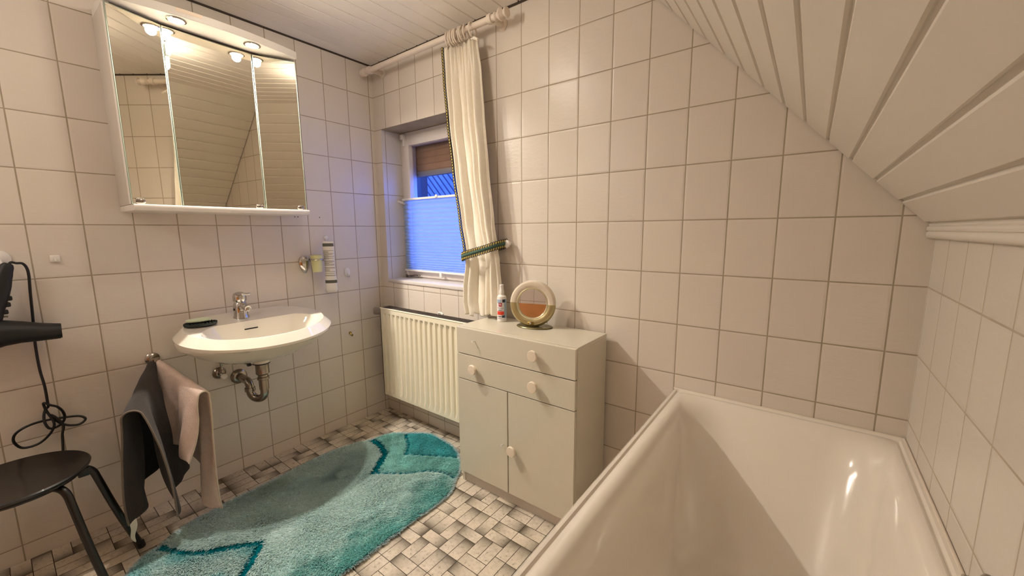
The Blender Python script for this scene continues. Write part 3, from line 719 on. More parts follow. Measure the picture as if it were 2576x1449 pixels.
g = G(); g.lathe([(.030, 0), (.029, .004), (.016, .010), (.008, .012)], (.0005, -1.582, 1.158), (1, 0, 0), 28); g.tube(spline([(.010, -1.58, 1.155), (.022, -1.575, 1.135), (.036, -1.572, 1.130), (.040, -1.572, 1.142)]), .0045, 8); g.build('hook_body', M['white_plastic'], h4)

# ------------------------------------------------------------------ hair dryer
hd = thing('hair_dryer', 'black hair dryer hanging upside down on the left wall', 'hair dryer', (.07, -1.60, .88))
g = G(); g.tube([(.075, -1.78, .893), (.075, -1.74, .893), (.075, -1.70, .894), (.075, -1.64, .898), (.075, -1.60, .901), (.075, -1.56, .896), (.075, -1.52, .888), (.075, -1.480, .883), (.075, -1.470, .882)],
       [.036, .050, .054, .053, .046, .039, .0335, .0295, .0285], 28); g.lathe([(.0285, 0), (.025, .001), (.024, -.01)], (.075, -1.470, .882), (0, 1, 0), 28, cap=False); g.build('barrel', M['black_matte'], hd)
hp = [(.070, -1.640, .92), (.066, -1.622, .975), (.062, -1.602, 1.03), (.058, -1.585, 1.08), (.052, -1.570, 1.125), (.050, -1.562, 1.142)]
g = G(); g.tube(spline(hp, 4), [.034, .034, .033, .032, .031, .030, .030, .029, .029, .028, .027, .026, .024, .022, .021, .019, .018, .017, .015, .013, .010], 20)
g.v = [(.06+(a-.06)*.8, b, c) for a, b, c in g.v]; g.build('handle', M['black_matte'], hd)
g = G()
for z, y in ((1.000, -1.580), (.975, -1.588), (1.022, -1.574)): g.box((.052, y-.010, z-.010), (.072, y+.006, z+.006), .004, None)
g.build('switch', M['black_matte'], hd)
g = G(); g.tube([(.06, -1.605, .958), (.06, -1.585, .956)], .003, 8); g.build('hanging_ring', M['chrome_dull'], hd)
CB = [(-1.545, 1.142), (-1.529, 1.138), (-1.521, 1.106), (-1.525, 1.026), (-1.529, .937), (-1.535, .832), (-1.536, .739), (-1.532, .675), (-1.532, .611), (-1.532, .59), (-1.54, .579), (-1.547, .555), (-1.547, .529), (-1.539, .507), (-1.523, .503), (-1.505, .511), (-1.496, .531), (-1.499, .559), (-1.511, .584), (-1.526, .596), (-1.54, .608), (-1.542, .598), (-1.537, .569), (-1.527, .534), (-1.527, .511), (-1.542, .482), (-1.572, .455), (-1.609, .454), (-1.626, .484), (-1.623, .513), (-1.605, .531), (-1.578, .539), (-1.549, .538), (-1.505, .532), (-1.46, .523), (-1.444, .507), (-1.463, .492), (-1.494, .5), (-1.517, .523), (-1.533, .554), (-1.521, .545), (-1.504, .506), (-1.51, .472), (-1.513, .432), (-1.516, .39), (-1.522, .30)]
pts = [(.034+.008*math.sin(i*1.1) if i > 1 else .045, y, z) for i, (y, z) in enumerate(CB)]
pts = [(.052, -1.563, 1.136), (.050, -1.556, 1.146)]+pts
pts[6] = (.018, *pts[6][1:]); pts[7] = (.016, *pts[7][1:])
g = G(); g.tube(spline(pts, 5), .0042, 8); g.build('cable', M['black_matte'], hd)

# ------------------------------------------------------------------ stool
SX, SY, SZ = .24, -1.638, .425
st = thing('stool', 'black round stool with bent tube legs at the left wall', 'stool', (SX, SY, 0))
g = G(); g.lathe([(.001, -.012), (.150, -.012), (.168, -.010), (.176, -.004), (.178, .002), (.174, .006), (.160, .004), (.10, -.001), (.05, -.003), (.001, -.003)], (SX, SY, SZ), (0, 0, 1), 64, cap=False); g.build('seat', M['black_seat'], st)
for ang in (84, 35, -50, 235):
    a = math.radians(ang); u = Vector((math.cos(a), math.sin(a), 0)); c = Vector((SX, SY, 0))
    g = G(); q = 1.0
    p = spline([c+u*.04+Vector((0, 0, SZ-.026)), c+u*.125+Vector((0, 0, SZ-.026)), c+u*.158+Vector((0, 0, SZ-.032)), c+u*.176+Vector((0, 0, SZ-.052)), c+u*.186+Vector((0, 0, SZ-.090)), c+u*.212+Vector((0, 0, .22)), c+u*.240+Vector((0, 0, .11)), c+u*.268+Vector((0, 0, .012))], 6)
    g.tube(p, .0115, 14); lg = g.build('leg', M['black'], st)
    g = G(); g.lathe([(.0125, 0), (.0135, .002), (.0135, .024), (.012, .026)], c+u*.2705, tuple(Vector((0, 0, 1))-u*.17), 16); g.build('rubber_foot', M['black_matte'], lg)
g = G(); g.tube([(SX+.15*math.cos(a*PI/20), SY+.15*math.sin(a*PI/20), SZ-.020) for a in range(40)], .007, 8, closed=True); g.box((SX+.03, SY+.135, SZ-.045), (SX+.06, SY+.165, SZ-.014), .004); g.build('seat_support', M['black'], st)

# ------------------------------------------------------------------ towel holder and towels
th_ = thing('towel_rail', 'chrome two-arm swivel towel rail on the left wall', 'towel rail', (0, -1.214, .690))
g = G(); g.lathe([(.026, 0), (.026, .004), (.018, .012), (.012, .014), (.012, .034)], (.0005, -1.214, .690), (1, 0, 0), 24); g.lathe([(.016, -.018), (.017, .014), (.010, .018)], (.040, -1.214, .682), (0, 0, 1), 20); g.build('wall_rosette', M['chrome_dull'], th_)
AP = ((.040, -1.205, .680), (.372, -1.142, .585)); AG = ((.040, -1.222, .678), (.352, -1.348, .570))
for A in (AP, AG):
    g = G(); g.tube([A[0], Vector(A[0]).lerp(Vector(A[1]), .86)], .006, 10); g.build('arm', M['chrome'], th_)
S = lambda x: x*x*(3-2*x)
def towel(name, label, A, lenL, lenR, spreadL, spreadR, m, seed, crest=.016, hm=None, curl=.05, cc=.78):
    a, b = Vector(A[0]), Vector(A[1]); d = (b-a).normalized(); side = Vector((-d.y, d.x, 0)).normalized()   # towards +y
    rt = thing(name, label, 'towel', tuple((a+b)/2)); rs = random.Random(seed); ph = rs.random()*6
    def fn(u, v):
        t_ = v*2-1                       # -1 left (towards -y) ... +1 right
        s = u; p = a.lerp(b, .02+1.02*s)
        w = (.45+.55*s)                  # bunched at the wall end
        dn = lenL(s) if t_ < 0 else lenR(s); sp = spreadL(s) if t_ < 0 else spreadR(s); q = abs(t_)
        r = crest*w
        if q < .12: ang = q/.12*PI/2; lat = r*math.sin(ang); dz = r*(math.cos(ang))
        else:
            k = (q-.12)/.88; lat = r+sp*(k**.75); dz = -dn*k
        fold = ((.006+.018*q)*math.sin(s*11+ph+1.6*q*t_)+(.003+.006*q)*math.sin(s*23+3*q+ph*2))*min(1, q*2.5)
        sh_ = .05*q*math.sin(2.2*s+ph)*0
        if t_ > 0: p = p-side*(curl*math.exp(-((s-cc)/.12)**2)*S(min(1, q*1.1)))
        return p+side*(math.copysign(lat, t_)+fold*(1 if t_ > 0 else -1)*.8)+Vector((0, 0, dz))+d*(.010*math.sin(5*q+ph)*q)
    g = G(); g.grid(fn, 44, 91); o = g.build('towel_cloth', m, rt); s_ = o.modifiers.new('t', 'SOLIDIFY'); s_.thickness = .006; s_.offset = 0
    sb_ = o.modifiers.new('s', 'SUBSURF'); sb_.levels = 1; sb_.render_levels = 1
    g = G(); g.tube([fn(.995, k/90) for k in range(91)], .0034, 6)
    g.build('hem', hm, o); return rt, fn, o
rt, fn, o = towel('towel', 'pink terry towel draped over the right arm of the towel rail', AP,
    lambda s: .27+.012*math.sin(s*5), lambda s: .36+.160*S(min(1, max(0, s*4-1.6))), lambda s: .022+.022*s, lambda s: .010+.004*s, M['pink'], 2, crest=.022, hm=M['hem'])
rt, fn, o = towel('towel', 'dark taupe towel draped over the left arm of the towel rail', AG,
    lambda s: .40+.01*s, lambda s: .47-.04*s, lambda s: .006, lambda s: .050+.012*s, M['greytowel'], 5, crest=.030, hm=cloth_mat('taupe_hem', hexc('6E6256'), 600, .3), curl=.035, cc=.72)
e = fn(.97, 0.0); g = G(); P = spline([e+Vector((0, .004, .01)), e+Vector((.004, .005, -.02)), e+Vector((.002, -.002, -.055)), e+Vector((-.004, .004, -.085))], 5)
V = []
for i, p in enumerate(P): w_ = .011*(1-(i/(len(P)-1))**2*.9); V += [p+Vector((-.4*w_, w_, 0)), p+Vector((.4*w_, -w_, 0))]
g.add(V, [(2*i, 2*i+1, 2*i+3, 2*i+2) for i in range(len(P)-1)]); tg = g.build('care_tag', M['tag'], rt); tg['label'] = 'white care tag'

# ------------------------------------------------------------------ low cabinet
CX0, CX1, CY0, CY1, CZ = 1.003, 1.638, -.303, -.022, .800
cab = thing('low_cabinet', 'white low cabinet with two drawers and two doors beside the radiator', 'cabinet', (1.32, -.16, 0))
g = G(); g.box((CX0, CY0+.017, .055), (CX0+.016, CY1, CZ-.016)); g.box((CX1-.016, CY0+.017, .0), (CX1, CY1, CZ-.016)); g.box((CX0, CY0+.017, .0), (CX0+.016, CY1, .056))
g.box((CX0+.016, CY1-.006, .03), (CX1-.016, CY1, CZ-.016)); g.box((CX0+.016, CY0+.02, .07), (CX1-.016, CY1, .086)); g.build('carcass', M['laminate'], cab, smooth=False, bevel=.0008)
g = G(); g.box((CX0, CY0+.0165, CZ-.016), (CX1, CY1, CZ), .001); g.build('top_board', M['laminate'], cab, smooth=False)
g = G(); g.box((CX0+.016, CY0+.022, .001), (CX1-.016, CY0+.036, .072)); g.build('plinth', M['laminate_side'], cab, smooth=False)
g = G(); g.box((CX0+.004, CY0+.012, CZ-.335), (CX1-.004, CY0+.018, CZ-.017)); g.build('front_gap', M['gap'], cab, smooth=False)
def knob(x, z, par, r=.0235):
    g = G(); g.lathe([(.006, 0), (.006, .012), (r*.80, .014), (r, .019), (r, .026), (r*.92, .029), (.002, .030)], (x, CY0, z), (0, -1, 0), 28); k = g.build('knob', mat_knob, par); return k
mat_knob = mat('cream_knob', hexc('E3D6C2'), .35)
def screw(x, z, par):
    g = G(); g.tube([(x, CY0, z), (x, CY0-.016, z)], .0022, 8); g.lathe([(.004, 0), (.004, .003)], (x, CY0-.014, z), (0, -1, 0), 10); g.build('bare_screw', M['white_plastic'], par)
def front(nm, x0, x1, z0, z1):
    g = G(); g.box((x0, CY0, z0), (x1, CY0+.016, z1), .001); return g.build(nm, M['laminate'], cab, smooth=False)
d1 = front('drawer', CX0+.001, CX1-.002, .673, .796); d2 = front('drawer', CX0+.001, CX1-.002, .548, .669)
xm = 1.3075
e1 = front('door', CX0+.001, xm-.0015, .062, .544); e2 = front('door', xm+.0015, CX1-.002, .062, .544)
screw(1.118, .745, d1); knob(1.452, .742, d1); knob(1.118, .612, d2); knob(1.452, .610, d2); screw(1.280, .292, e1); knob(1.340, .286, e2)
g = G()
g.box((xm-.004, CY0-.0006, .062), (xm-.0018, CY0+.004, .544)); g.build('door_edge', mat('worn_edge', hexc('8E7A62'), .6), cab, smooth=False)

# spray bottle
BX, BYY = 1.118, -.100
sp_ = thing('spray_bottle', 'white spray bottle with blue and red label on the low cabinet', 'bottle', (BX, BYY, CZ))
g = G(); g.lathe([(.021, 0), (.0235, .003), (.0235, .118), (.022, .126), (.013, .133), (.0115, .135)], (BX, BYY, CZ), (0, 0, 1), 36); bb = g.build('bottle_body', M['white_plastic'], sp_)
g = G(); g.lathe([(.0125, 0), (.0125, .018), (.0105, .024), (.0095, .042), (.0095, .050)], (BX, BYY, CZ+.134), (0, 0, 1), 24); g.box((-.004, -.0135, 0), (.004, -.006, .006), .001, Matrix.Translation((BX, BYY, CZ+.176))@Matrix.Rotation(.5, 4, 'Z')); g.build('spray_head', M['white_plastic'], sp_)
CA = math.atan2(-1.603-BYY, 2.317-BX)
def lab(a0, a1, z0, z1, m, nm, r=.0238, par=None):
    g = G(); g.grid(lambda u, v: (BX+r*math.cos(CA+(a0+(a1-a0)*u)), BYY+r*math.sin(CA+(a0+(a1-a0)*u)), CZ+z0+(z1-z0)*v), 14, 3); return g.build(nm, m, par or bb)
lb = lab(-1.15, 1.3, .012, .116, M['paper'], 'label'); lab(.55, 1.28, .012, .116, M['lightblue'], 'blue_band', .0241, lb) if False else None
lab(.50, 1.30, .020, .114, M['lightblue'], 'label_blue', .0241); lab(-1.15, -.1, .093, .112, M['lightblue'], 'label_blue', .0241); lab(-.7, .0, .078, .097, M['crimson'], 'label_logo', .0244)
lab(-.55, -.12, .085, .088, M['paper'], 'logo_text', .0246); lab(-.55, -.2, .091, .0935, M['paper'], 'logo_text', .0246)
lab(.1, .75, .098, .113, M['navy'], 'label_badge', .0245); lab(-1.1, .45, .036, .054, M['red'], 'label_red_band', .0244); lab(.0, .62, .022, .034, M['navy'], 'label_badge', .0245)
def btext(txt, z, size, m, a0):
    # letters wrapped on the cylinder
    cu = bpy.data.curves.new('t', 'FONT'); cu.body = txt; cu.size = size; ob = bpy.data.objects.new('t', cu); COL.objects.link(ob)
    me = bpy.data.meshes.new_from_object(ob.evaluated_get(bpy.context.evaluated_depsgraph_get())); bpy.data.objects.remove(ob)
    V = [(BX+.0248*math.cos(CA+a0+v.co.x/.0248), BYY+.0248*math.sin(CA+a0+v.co.x/.0248), CZ+z+v.co.y) for v in me.vertices]; F = [tuple(p.vertices) for p in me.polygons]
    if F: mesh_obj('label_text', V, F, m, bb)
btext('Reinigungs', .068, .0075, M['navy'], -.95); btext('Spray', .060, .0075, M['navy'], -.62); 
for z_ in (.0565, .029, .0255, .018): lab(-.95, -.95+.9, z_, z_+.0016, M['navy'], 'label_line', .0245)

# round vanity mirror
VX, VY, VZ = 1.312, -.115, .912
vm = thing('vanity_mirror', 'round champagne vanity mirror with light ring on the low cabinet', 'vanity mirror', (VX, VY, CZ))
Rm = Matrix.Translation((VX, VY, VZ))@Matrix.Rotation(math.radians(22), 4, 'Z')@Matrix.Rotation(math.radians(-7), 4, 'X')@Matrix.Rotation(math.radians(2), 4, 'Y')  # local -y faces the room
def ringpart(a0, a1, m, nm, dR=0):
    g = G(); prof_ = [(.066, .004), (.069, -.007), (.074, -.0125), (.086, -.0155), (.098, -.0135), (.1055, -.006), (.108, .004), (.102, .012), (.070, .012), (.066, .004)]
    N = 40; V = []; n = len(prof_)
    for i in range(N+1):
        a = a0+(a1-a0)*i/N
        for r, y in prof_: V.append((r*math.cos(a), y, r*math.sin(a)))
    F = [(i*n+k, i*n+k+1, (i+1)*n+k+1, (i+1)*n+k) for i in range(N) for k in range(n-1)]
    g.add(V, F); tr(g, Rm); return g.build(nm, m, vm)
ringpart(0, PI, M['opal'], 'light_ring'); ringpart(PI, 2*PI, M['gold'], 'lower_housing')
g = G(); g.tube([(.0705*math.cos(a*PI/32), -.0085, .0705*math.sin(a*PI/32)) for a in range(64)], .0048, 8, closed=True); tr(g, Rm); g.build('inner_bezel', mat('pale_gold', hexc('D9CFAE'), .15, .7), vm)
g = G(); g.lathe([(.0655, 0), (.0655, .002)], (0, -.001, 0), (0, -1, 0), 48); tr(g, Rm); g.build('mirror_glass', M['mirror_small'], vm, smooth=False)
g = G(); g.sphere((0, 0, 0), 1, 16, 10); g.v = [(a*.017, b*.004-.0175, c*.008-.090) for a, b, c in g.v]; tr(g, Rm); g.build('switch_recess', M['brass'], vm)
g = G(); g.sphere((0, -.022, -.090), .0055, 12, 8); tr(g, Rm); g.build('switch_button', M['chrome'], vm)
g = G(); g.lathe([(.086, 0), (.088, .003), (.084, .006), (.002, .009)], (0, 0, 0), (0, 0, 1), 48); g.v = [(a, b*.62, c) for a, b, c in g.v]; tr(g, Matrix.Translation((VX+.004, VY+.010, CZ+.0005))@Matrix.Rotation(math.radians(14), 4, 'Z')); g.build('foot', mat('dark_gold_foot', hexc('6E6544'), .3, .5), vm)
g = G(); g.box((VX-.014, VY-.006, CZ+.006), (VX+.014, VY+.012, CZ+.022), .004); g.build('neck', M['gold'], vm)

# ------------------------------------------------------------------ bathtub
tubt = thing('bathtub', 'cream enamelled bathtub along the right wall', 'bathtub', (2.26, -.86, 0))
def rrect(x0, x1, y0, y1, r, z, n=12):
    P = []
    for cx, cy, a0 in ((x1-r, y1-r, 0), (x0+r, y1-r, 90), (x0+r, y0+r, 180), (x1-r, y0+r, 270)):
        for k in range(n+1): a = math.radians(a0+90*k/n); P.append((cx+r*math.cos(a), cy+r*math.sin(a), z))
    return P
TX0, TX1, TY0, TY1 = 1.921, 2.5905, -1.72, -.0015
Lp = [rrect(TX0, TX1, TY0, TY1, .012, .572), rrect(TX0, TX1, TY0, TY1, .012, .603), rrect(TX0+.003, TX1, TY0, TY1, .012, .612), rrect(TX0+.009, TX1-.002, TY0, TY1-.002, .012, .617), rrect(TX0+.017, TX1-.012, TY0+.01, TY1-.010, .014, .6165),
      rrect(TX0+.022, TX1-.017, TY0+.015, TY1-.016, .016, .6120), rrect(TX0+.027, TX1-.021, TY0+.020, TY1-.022, .02, .6120), rrect(TX0+.035, TX1-.026, TY0+.03, TY1-.030, .03, .6165),
      rrect(TX0+.048, TX1-.033, TY0+.06, TY1-.040, .06, .6155), rrect(TX0+.060, TX1-.041, TY0+.07, TY1-.052, .09, .6095), rrect(TX0+.070, TX1-.049, TY0+.08, TY1-.066, .11, .597),
      rrect(TX0+.078, TX1-.057, TY0+.09, TY1-.082, .125, .576), rrect(TX0+.090, TX1-.068, TY0+.11, TY1-.120, .135, .52), rrect(TX0+.104, TX1-.082, TY0+.13, TY1-.185, .14, .42),
      rrect(TX0+.118, TX1-.096, TY0+.15, TY1-.255, .14, .32), rrect(TX0+.134, TX1-.112, TY0+.17, TY1-.310, .13, .25), rrect(TX0+.162, TX1-.138, TY0+.20, TY1-.355, .11, .215), rrect(TX0+.21, TX1-.19, TY0+.26, TY1-.41, .08, .203)]
g = G(); g.loops(Lp, True, False); o = g.build('tub_shell', M['enamel'], tubt)
for p in o.data.polygons: p.use_smooth = True
g = G(); g.box((TX0+.012, TY0+.01, .0), (TX0+.022, TY1, .60)); g.build('apron', tile_mat('glazed_tile_apron', 1, -.02, TW), tubt, smooth=False)
g = G(); g.box((TX0+.012, TY0+.0, .0), (TX1, TY0+.012, .60)); g.build('end_apron', M['laminate_side'], tubt, smooth=False)
g = G(); g.tube([(TX0+.002, TY1-.003, .6145), (TX1-.005, TY1-.003, .6145)], .004, 6); g.tube([(TX1-.0025, TY0, .6155), (TX1-.0025, TY1-.004, .6155)], .0038, 8); g.build('silicone_joint', mat('silicone', hexc('D9CDBE'), .4), tubt)
g = G(); g.lathe([(.026, 0), (.024, .004), (.010, .006)], (2.25, -1.30, .204), (0, 0, 1), 24); g.build('drain', M['chrome'], tubt)
bt = thing('bath_mixer', 'dark chrome mixer handle on the right wall just above the bathtub rim', 'tap', (RX-.03, -.70, .672))
g = G(); g.lathe([(.024, 0), (.024, .005), (.018, .010), (.012, .011), (.012, .030)], (RX-.0005, -.700, .668), (-1, 0, 0), 24); g.tube([(RX-.026, -.702, .664), (RX-.030, -.705, .630)], [.008, .006], 12); g.build('mixer_body', M['chrome_dull'], bt)

# ------------------------------------------------------------------ rug
OUT = [(.311, -.348), (.336, -.248), (.412, -.182), (.489, -.125), (.557, -.100), (.659, -.106), (.739, -.118), (.83, -.160), (.935, -.254), (.985, -.339), (1.028, -.41), (1.040, -.50), (1.036, -.60), (1.036, -.711), (1.037, -.811), (1.041, -.905), (1.035, -.989),
       (1.02, -1.15), (1.00, -1.32), (.97, -1.46), (.90, -1.56), (.80, -1.61), (.70, -1.59), (.60, -1.53), (.50, -1.465), (.425, -1.425), (.365, -1.375), (.345, -1.32), (.313, -1.27), (.285, -1.20), (.276, -1.12), (.262, -1.04), (.264, -.96), (.256, -.86), (.248, -.741), (.240, -.62), (.258, -.47)]
oc = [(p.x, p.y) for p in spline([(a, b, 0) for a, b in OUT], 6, True)]
OA = np.array(oc)
def inside(P):
    x, y = P[:, 0], P[:, 1]; c = np.zeros(len(P), bool); n = len(OA)
    for i in range(n):
        x1, y1 = OA[i]; x2, y2 = OA[(i+1) % n]
        cond = ((y1 > y) != (y2 > y)); xx = (x2-x1)*(y-y1)/(y2-y1+1e-12)+x1; c ^= cond & (x < xx)
    return c
def dpoly(P, L, closed=False):
    d = np.full(len(P), 9.); n = len(L)
    for i in range(n if closed else n-1):
        a = np.array(L[i]); b = np.array(L[(i+1) % n]); ab = b-a; t_ = np.clip(((P-a)@ab)/(ab@ab+1e-12), 0, 1); q = a+t_[:, None]*ab; d = np.minimum(d, np.hypot(*(P-q).T))
    return d
def sp2(L, k=6): return [(p.x, p.y) for p in spline([(a, b, 0) for a, b in L], k)]
LA = sp2([(.300, -.350), (.36, -.352), (.425, -.362), (.500, -.395), (.568, -.477), (.600, -.530)]); LB = sp2([(.600, -.530), (.736, -.444), (.812, -.36), (.889, -.320), (.975, -.318)])
LC = sp2([(.412, -.175), (.470, -.215), (.540, -.262), (.600, -.330)]); LD = sp2([(.600, -.330), (.70, -.262), (.80, -.205), (.88, -.165)])
LE = sp2([(.33, -1.335), (.40, -1.31), (.47, -1.27), (.53, -1.215), (.584, -1.150), (.65, -1.075)]); LF = sp2([(.65, -1.075), (.72, -1.14), (.79, -1.215), (.86, -1.30), (.90, -1.40)])
LA = [(a, b) for a, b in LA]
def vn(P, s, seed=0):
    # smooth value noise
    r = np.random.default_rng(seed).random((64, 64)); q = P*s; i = np.floor(q).astype(int); f = q-i; f = f*f*(3-2*f); a = i % 64; b = (i+1) % 64
    return (r[a[:, 0], a[:, 1]]*(1-f[:, 0])+r[b[:, 0], a[:, 1]]*f[:, 0])*(1-f[:, 1])+(r[a[:, 0], b[:, 1]]*(1-f[:, 0])+r[b[:, 0], b[:, 1]]*f[:, 0])*f[:, 1]
PALE = np.array(hexc('E4F6F3')); GREY = np.array(hexc('D0E6E3')); AQUA = np.array(hexc('A4ECE8')); TEAL = np.array(hexc('78D8DC')); DEEP = np.array(hexc('0A8894')); WHITE = np.array(hexc('E6FDFA')); FRIN = np.array(hexc('CFE0E2'))
def rug_col(P):
    n1 = vn(P, 11, 1); n2 = vn(P*np.array([1, .6]), 34, 2); n3 = vn(P, 90, 3); m = (.45*n1+.35*n2+.2*n3)
    C = PALE[None]*(1-m[:, None]*.5)+GREY[None]*(m[:, None]*.5)
    # bright band along the room side
    s = np.clip((P[:, 0]-(.62+.10*np.cos((P[:, 1]+.85)*2.2)))/.14, 0, 1)[:, None]
    e = np.clip((P[:, 0]-.88)/.15+(m-.5)*1.9, 0, 1)[:, None]
    band = WHITE*(1-e)+AQUA*e*.92; band = band*(1-.18*n2[:, None])
    C = C*(1-s)+band*s
    # top end beyond the first dark arc
    def side(L_, P):   # signed side of polyline (nearest segment)
        best = np.full(len(P), 9.); sg = np.zeros(len(P))
        for i in range(len(L_)-1):
            a = np.array(L_[i]); b = np.array(L_[i+1]); ab = b-a; t_ = np.clip(((P-a)@ab)/(ab@ab+1e-12), 0, 1); q = a+t_[:, None]*ab; d = np.hypot(*(P-q).T); cr = ab[0]*(P[:, 1]-a[1])-ab[1]*(P[:, 0]-a[0]); u = d < best; best = np.where(u, d, best); sg = np.where(u, cr, sg)
        return sg
    end1 = (side(LA+LB[1:], P) > 0) & (P[:, 1] > -.56); mm = m[:, None]
    E1 = AQUA*(1-mm*.6)*.95+WHITE*(mm*.6); C = np.where(end1[:, None], E1*(.82+.25*n2[:, None]), C)
    tip = (side(LC+LD[1:], P) > 0) & (P[:, 1] > -.40); C = np.where(tip[:, None], TEAL*(.75+.6*mm), C)
    end2 = (side(LE+LF[1:], P) < 0) & (P[:, 1] < -1.06); k2 = np.clip((n1-.35)*3, 0, 1)[:, None]
    E2 = TEAL*(1-k2)*.9+WHITE*k2*.8; C = np.where(end2[:, None], E2, C)
    for L_, w in ((LA, .020), (LB, .0075), (LC, .011), (LD, .004), (LE, .016), (LF, .017)):
        d = dpoly(P, L_); wv = w*(.8+.4*n3); C = np.where((d < wv)[:, None], DEEP*(.8+.5*n2[:, None]), C)
    # small darker tuft patch
    d = np.hypot((P[:, 0]-.47)/.09, (P[:, 1]+.66)/.10); k = np.clip(1-d, 0, 1)*np.clip((n2-.35)*3, 0, 1); C = C*(1-.55*k[:, None])+DEEP*.7*(.55*k[:, None])
    return C
def rug_mat():
    t = NT('shag_pile'); at = t.n('ShaderNodeAttribute'); at.attribute_name = 'pile'; t.l(at.outputs['Color'], t.b.inputs['Base Color'])
    df = t.n('ShaderNodeBsdfDiffuse'); t.l(at.outputs['Color'], df.inputs[0])
    tl = t.n('ShaderNodeBsdfTranslucent'); t.l(at.outputs['Color'], tl.inputs[0]); mx = t.n('ShaderNodeMixShader'); mx.inputs[0].default_value = .40
    t.l(df.outputs[0], mx.inputs[1]); t.l(tl.outputs[0], mx.inputs[2]); t.l(mx.outputs[0], t.out.inputs[0]); return t.m
rm = rug_mat()
rug = thing('rug', 'turquoise oval shag rug lying on the patterned floor', 'rug', (.65, -.9, 0))
ctr = OA.mean(0)
# body: concentric rings
V = []; F = []; n = len(oc); RG = 26
for j in range(RG+1):
    s = 1-j/RG*.985
    for (x, y) in oc:
        z = .003 if j == 0 else .009; V.append((ctr[0]+(x-ctr[0])*s, ctr[1]+(y-ctr[1])*s, z))
for j in range(RG):
    for i in range(n): F.append((j*n+i, j*n+(i+1) % n, (j+1)*n+(i+1) % n, (j+1)*n+i))
F.append(tuple(RG*n+i for i in range(n)))
ob = mesh_obj('rug_base', V, F, rm, rug)
ca = ob.data.color_attributes.new('pile', 'FLOAT_COLOR', 'POINT'); cc = rug_col(np.array(V)[:, :2])*.9; ca.data.foreach_set('color', np.hstack([cc, np.ones((len(cc), 1))]).astype('f').ravel())
NB = 150000
P = np.column_stack([rng.uniform(.235, 1.045, NB*2), rng.uniform(-1.68, -.095, NB*2)]); P = P[inside(P)][:NB]
# rim fringe
per = OA; idx = rng.integers(0, len(OA), 9000); tt = rng.random(9000)[:, None]; Pe = OA[idx]*(1-tt)+OA[(idx+1) % len(OA)]*tt; PE = Pe+rng.normal(0, .003, Pe.shape)
dl_ = dpoly(P, LA+LB)*1.0
for L_ in (LC+LD, LE+LF): dl_ = np.minimum(dl_, dpoly(P, L_))
C = rug_col(P); h = .007+.006*rng.random(len(P)); carve = np.clip(dl_/.020, .35, 1); h *= carve
dirx = vn(P, 9, 7)-.5; diry = vn(P, 9, 8)-.5
lean = np.column_stack([dirx*.020+rng.normal(0, .0065, len(P))+.007, diry*.020+rng.normal(0, .0065, len(P))-.006])*carve[:, None]
Ce = np.tile(FRIN, (len(PE), 1))*(.85+.3*rng.random((len(PE), 1))); out = PE-ctr; out /= np.linalg.norm(out, axis=1)[:, None]
he = .006+.006*rng.random(len(PE)); le = out*(.010+.008*rng.random((len(PE), 1)))+rng.normal(0, .003, PE.shape)
P = np.vstack([P, PE]); C = np.vstack([C, Ce]); h = np.concatenate([h, he]); lean = np.vstack([lean, le])
a = np.arctan2(lean[:, 1], lean[:, 0])+PI/2+rng.normal(0, .35, len(P)); w = .0014+.0009*rng.random(len(P)); dx_ = np.column_stack([np.cos(a), np.sin(a)])*w[:, None]
b0 = np.column_stack([P-dx_, np.full(len(P), .007)]); b1 = np.column_stack([P+dx_, np.full(len(P), .007)])
t1 = np.column_stack([P+lean*.55+dx_*.8, .007+h*.75]); t0 = np.column_stack([P+lean*.55-dx_*.8, .007+h*.75]); tp_ = np.column_stack([P+lean, .007+h])
nE = len(PE); 
VV = np.stack([b0, b1, t1, tp_, t0], 1).reshape(-1, 3)
VV[-5*nE:, 2] -= .004
me = bpy.data.meshes.new('pile'); N = len(P)
o0 = np.array(ORG[rug.name]); VV = VV-o0
me.vertices.add(N*5); me.vertices.foreach_set('co', VV.astype('f').ravel()); me.loops.add(N*5); me.loops.foreach_set('vertex_index', np.arange(N*5, dtype='i'))
me.polygons.add(N); me.polygons.foreach_set('loop_start', np.arange(0, N*5, 5, dtype='i')); me.polygons.foreach_set('loop_total', np.full(N, 5, 'i')); me.update(calc_edges=True)
ca = me.color_attributes.new('pile', 'FLOAT_COLOR', 'POINT'); sh_ = np.array([1, 1, 1.0, 1.0, 1.0]); jit = .88+.24*rng.random((N, 1, 1))
cc = np.clip(C[:, None, :]*jit*np.ones((1, 5, 1)), 0, 1); cc = np.concatenate([cc, np.ones((N, 5, 1))], 2); ca.data.foreach_set('color', cc.astype('f').ravel())
po_ = bpy.data.objects.new('pile', me); COL.objects.link(po_); po_.parent = rug; me.materials.append(rm); po_['kind'] = 'stuff'

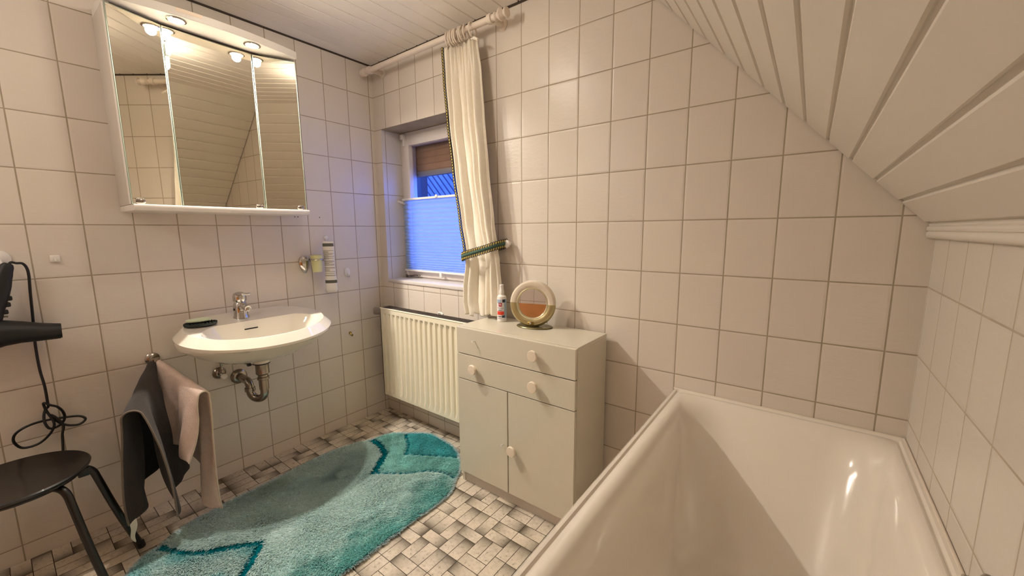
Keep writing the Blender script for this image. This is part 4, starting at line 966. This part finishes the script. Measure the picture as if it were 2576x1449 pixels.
# ------------------------------------------------------------------ behind the camera: sideboard seen in the round mirror, ceiling lamp, added fill globe
sbo = thing('sideboard', 'brown wooden sideboard at the rear wall reflected in the round mirror', 'sideboard', (1.4, -2.45, 0))
g = G(); g.box((.75, RY+.005, .06), (2.2, -2.26, 1.03), .003); g.build('carcass', M['wood'], sbo)
for x0, wd in ((.76, .455), (1.22, .97)):
    g = G(); g.box((x0, -2.262, .08), (x0+wd, -2.245, 1.03), .003); dd = g.build('door', M['wood'], sbo)
    g = G(); g.lathe([(.006, 0), (.014, .018), (.010, .024)], (x0+wd-.04, -2.245, .6), (0, 1, 0), 16); g.build('knob', M['brass'], dd)
g = G(); g.box((.77, RY+.02, 0), (2.18, -2.28, .062)); g.build('plinth', M['wood'], sbo)
lp = thing('ceiling_lamp', 'white glass cylinder lamp hanging from the board ceiling', 'lamp', (.95, -.835, ZC))
g = G(); g.lathe([(.045, 0), (.045, -.006), (.012, -.010), (.012, -.040), (.022, -.044), (.022, -.050)], (.95, -.835, ZC-.001), (0, 0, 1), 28); g.build('lamp_neck', M['black'], lp)
g = G(); g.lathe([(.022, -.045), (.036, -.052), (.040, -.060), (.040, -.120), (.034, -.132), (.010, -.134)], (.95, -.835, ZC), (0, 0, 1), 32); g.build('lamp_glass', M['emit_lamp'], lp)

fill_lp = thing('ceiling_lamp', 'added round opal globe fill lamp hanging unseen behind the viewer near the rear wall', 'lamp', (.55, -2.2, ZC))  # globe added for soft fill light from behind, not a known fixture
g = G(); g.lathe([(.045, 0), (.045, -.012), (.008, -.016), (.008, -.24), (.026, -.245), (.030, -.262)], (.55, -2.2, ZC-.001), (0, 0, 1), 24); g.build('fill_lamp_stem', M['chrome_dull'], fill_lp)
g = G(); g.sphere((.55, -2.2, ZC-.34), .085, 32, 20); g.build('fill_lamp_globe', emis('fill_lamp_glass', (1, .92, .83), 20), fill_lp)

# ------------------------------------------------------------------ lights, sky
def spot(x, y, p):
    d = bpy.data.lights.new('spot', 'SPOT'); d.energy = p; d.color = (1, .91, .80); d.spot_size = math.radians(168); d.spot_blend = .9; d.shadow_soft_size = .018
    o = bpy.data.objects.new('spot_lamp', d); COL.objects.link(o); o.location = (x, y, 2.062); o.rotation_euler = (0, math.radians(-4), 0); return o
for x, y in SP: spot(x+.004, y, 34)
W = bpy.data.worlds.new('sky'); bpy.context.scene.world = W; W.use_nodes = True; nt = W.node_tree
bg = nt.nodes['Background']; tc = nt.nodes.new('ShaderNodeTexCoord'); sp3 = nt.nodes.new('ShaderNodeSeparateXYZ'); nt.links.new(tc.outputs['Generated'], sp3.inputs[0])
rmp = nt.nodes.new('ShaderNodeValToRGB'); nt.links.new(sp3.outputs[2], rmp.inputs[0])
rmp.color_ramp.elements[0].color = (.06, .15, .80, 1); rmp.color_ramp.elements[1].color = (.08, .20, 1.0, 1); nt.links.new(rmp.outputs[0], bg.inputs[0]); bg.inputs[1].default_value = 4.3

# ------------------------------------------------------------------ camera
cam = bpy.data.cameras.new('camera'); co = bpy.data.objects.new('camera', cam); COL.objects.link(co)
cam.sensor_width = 36; cam.lens = 992.78*36/2576; cam.clip_start = .02
R = Vector((0.79862715, 0.60178867, -0.00671341)); Uv = Vector((-0.08115123, 0.11873469, 0.98960424)); Wv = Vector((-0.59632973, 0.78978001, -0.14366064))
mt = Matrix(((R.x, Uv.x, -Wv.x, 2.31687), (R.y, Uv.y, -Wv.y, -1.60303), (R.z, Uv.z, -Wv.z, 1.24523), (0, 0, 0, 1)))
co.matrix_world = mt
sc = bpy.context.scene; sc.camera = co
sc.view_settings.view_transform = 'Standard'; sc.view_settings.look = 'None'; sc.view_settings.gamma = 1; sc.view_settings.use_curve_mapping = False; sc.view_settings.exposure = 0.78
sc.cycles.max_bounces = 10; sc.cycles.diffuse_bounces = 6; sc.cycles.sample_clamp_indirect = 8
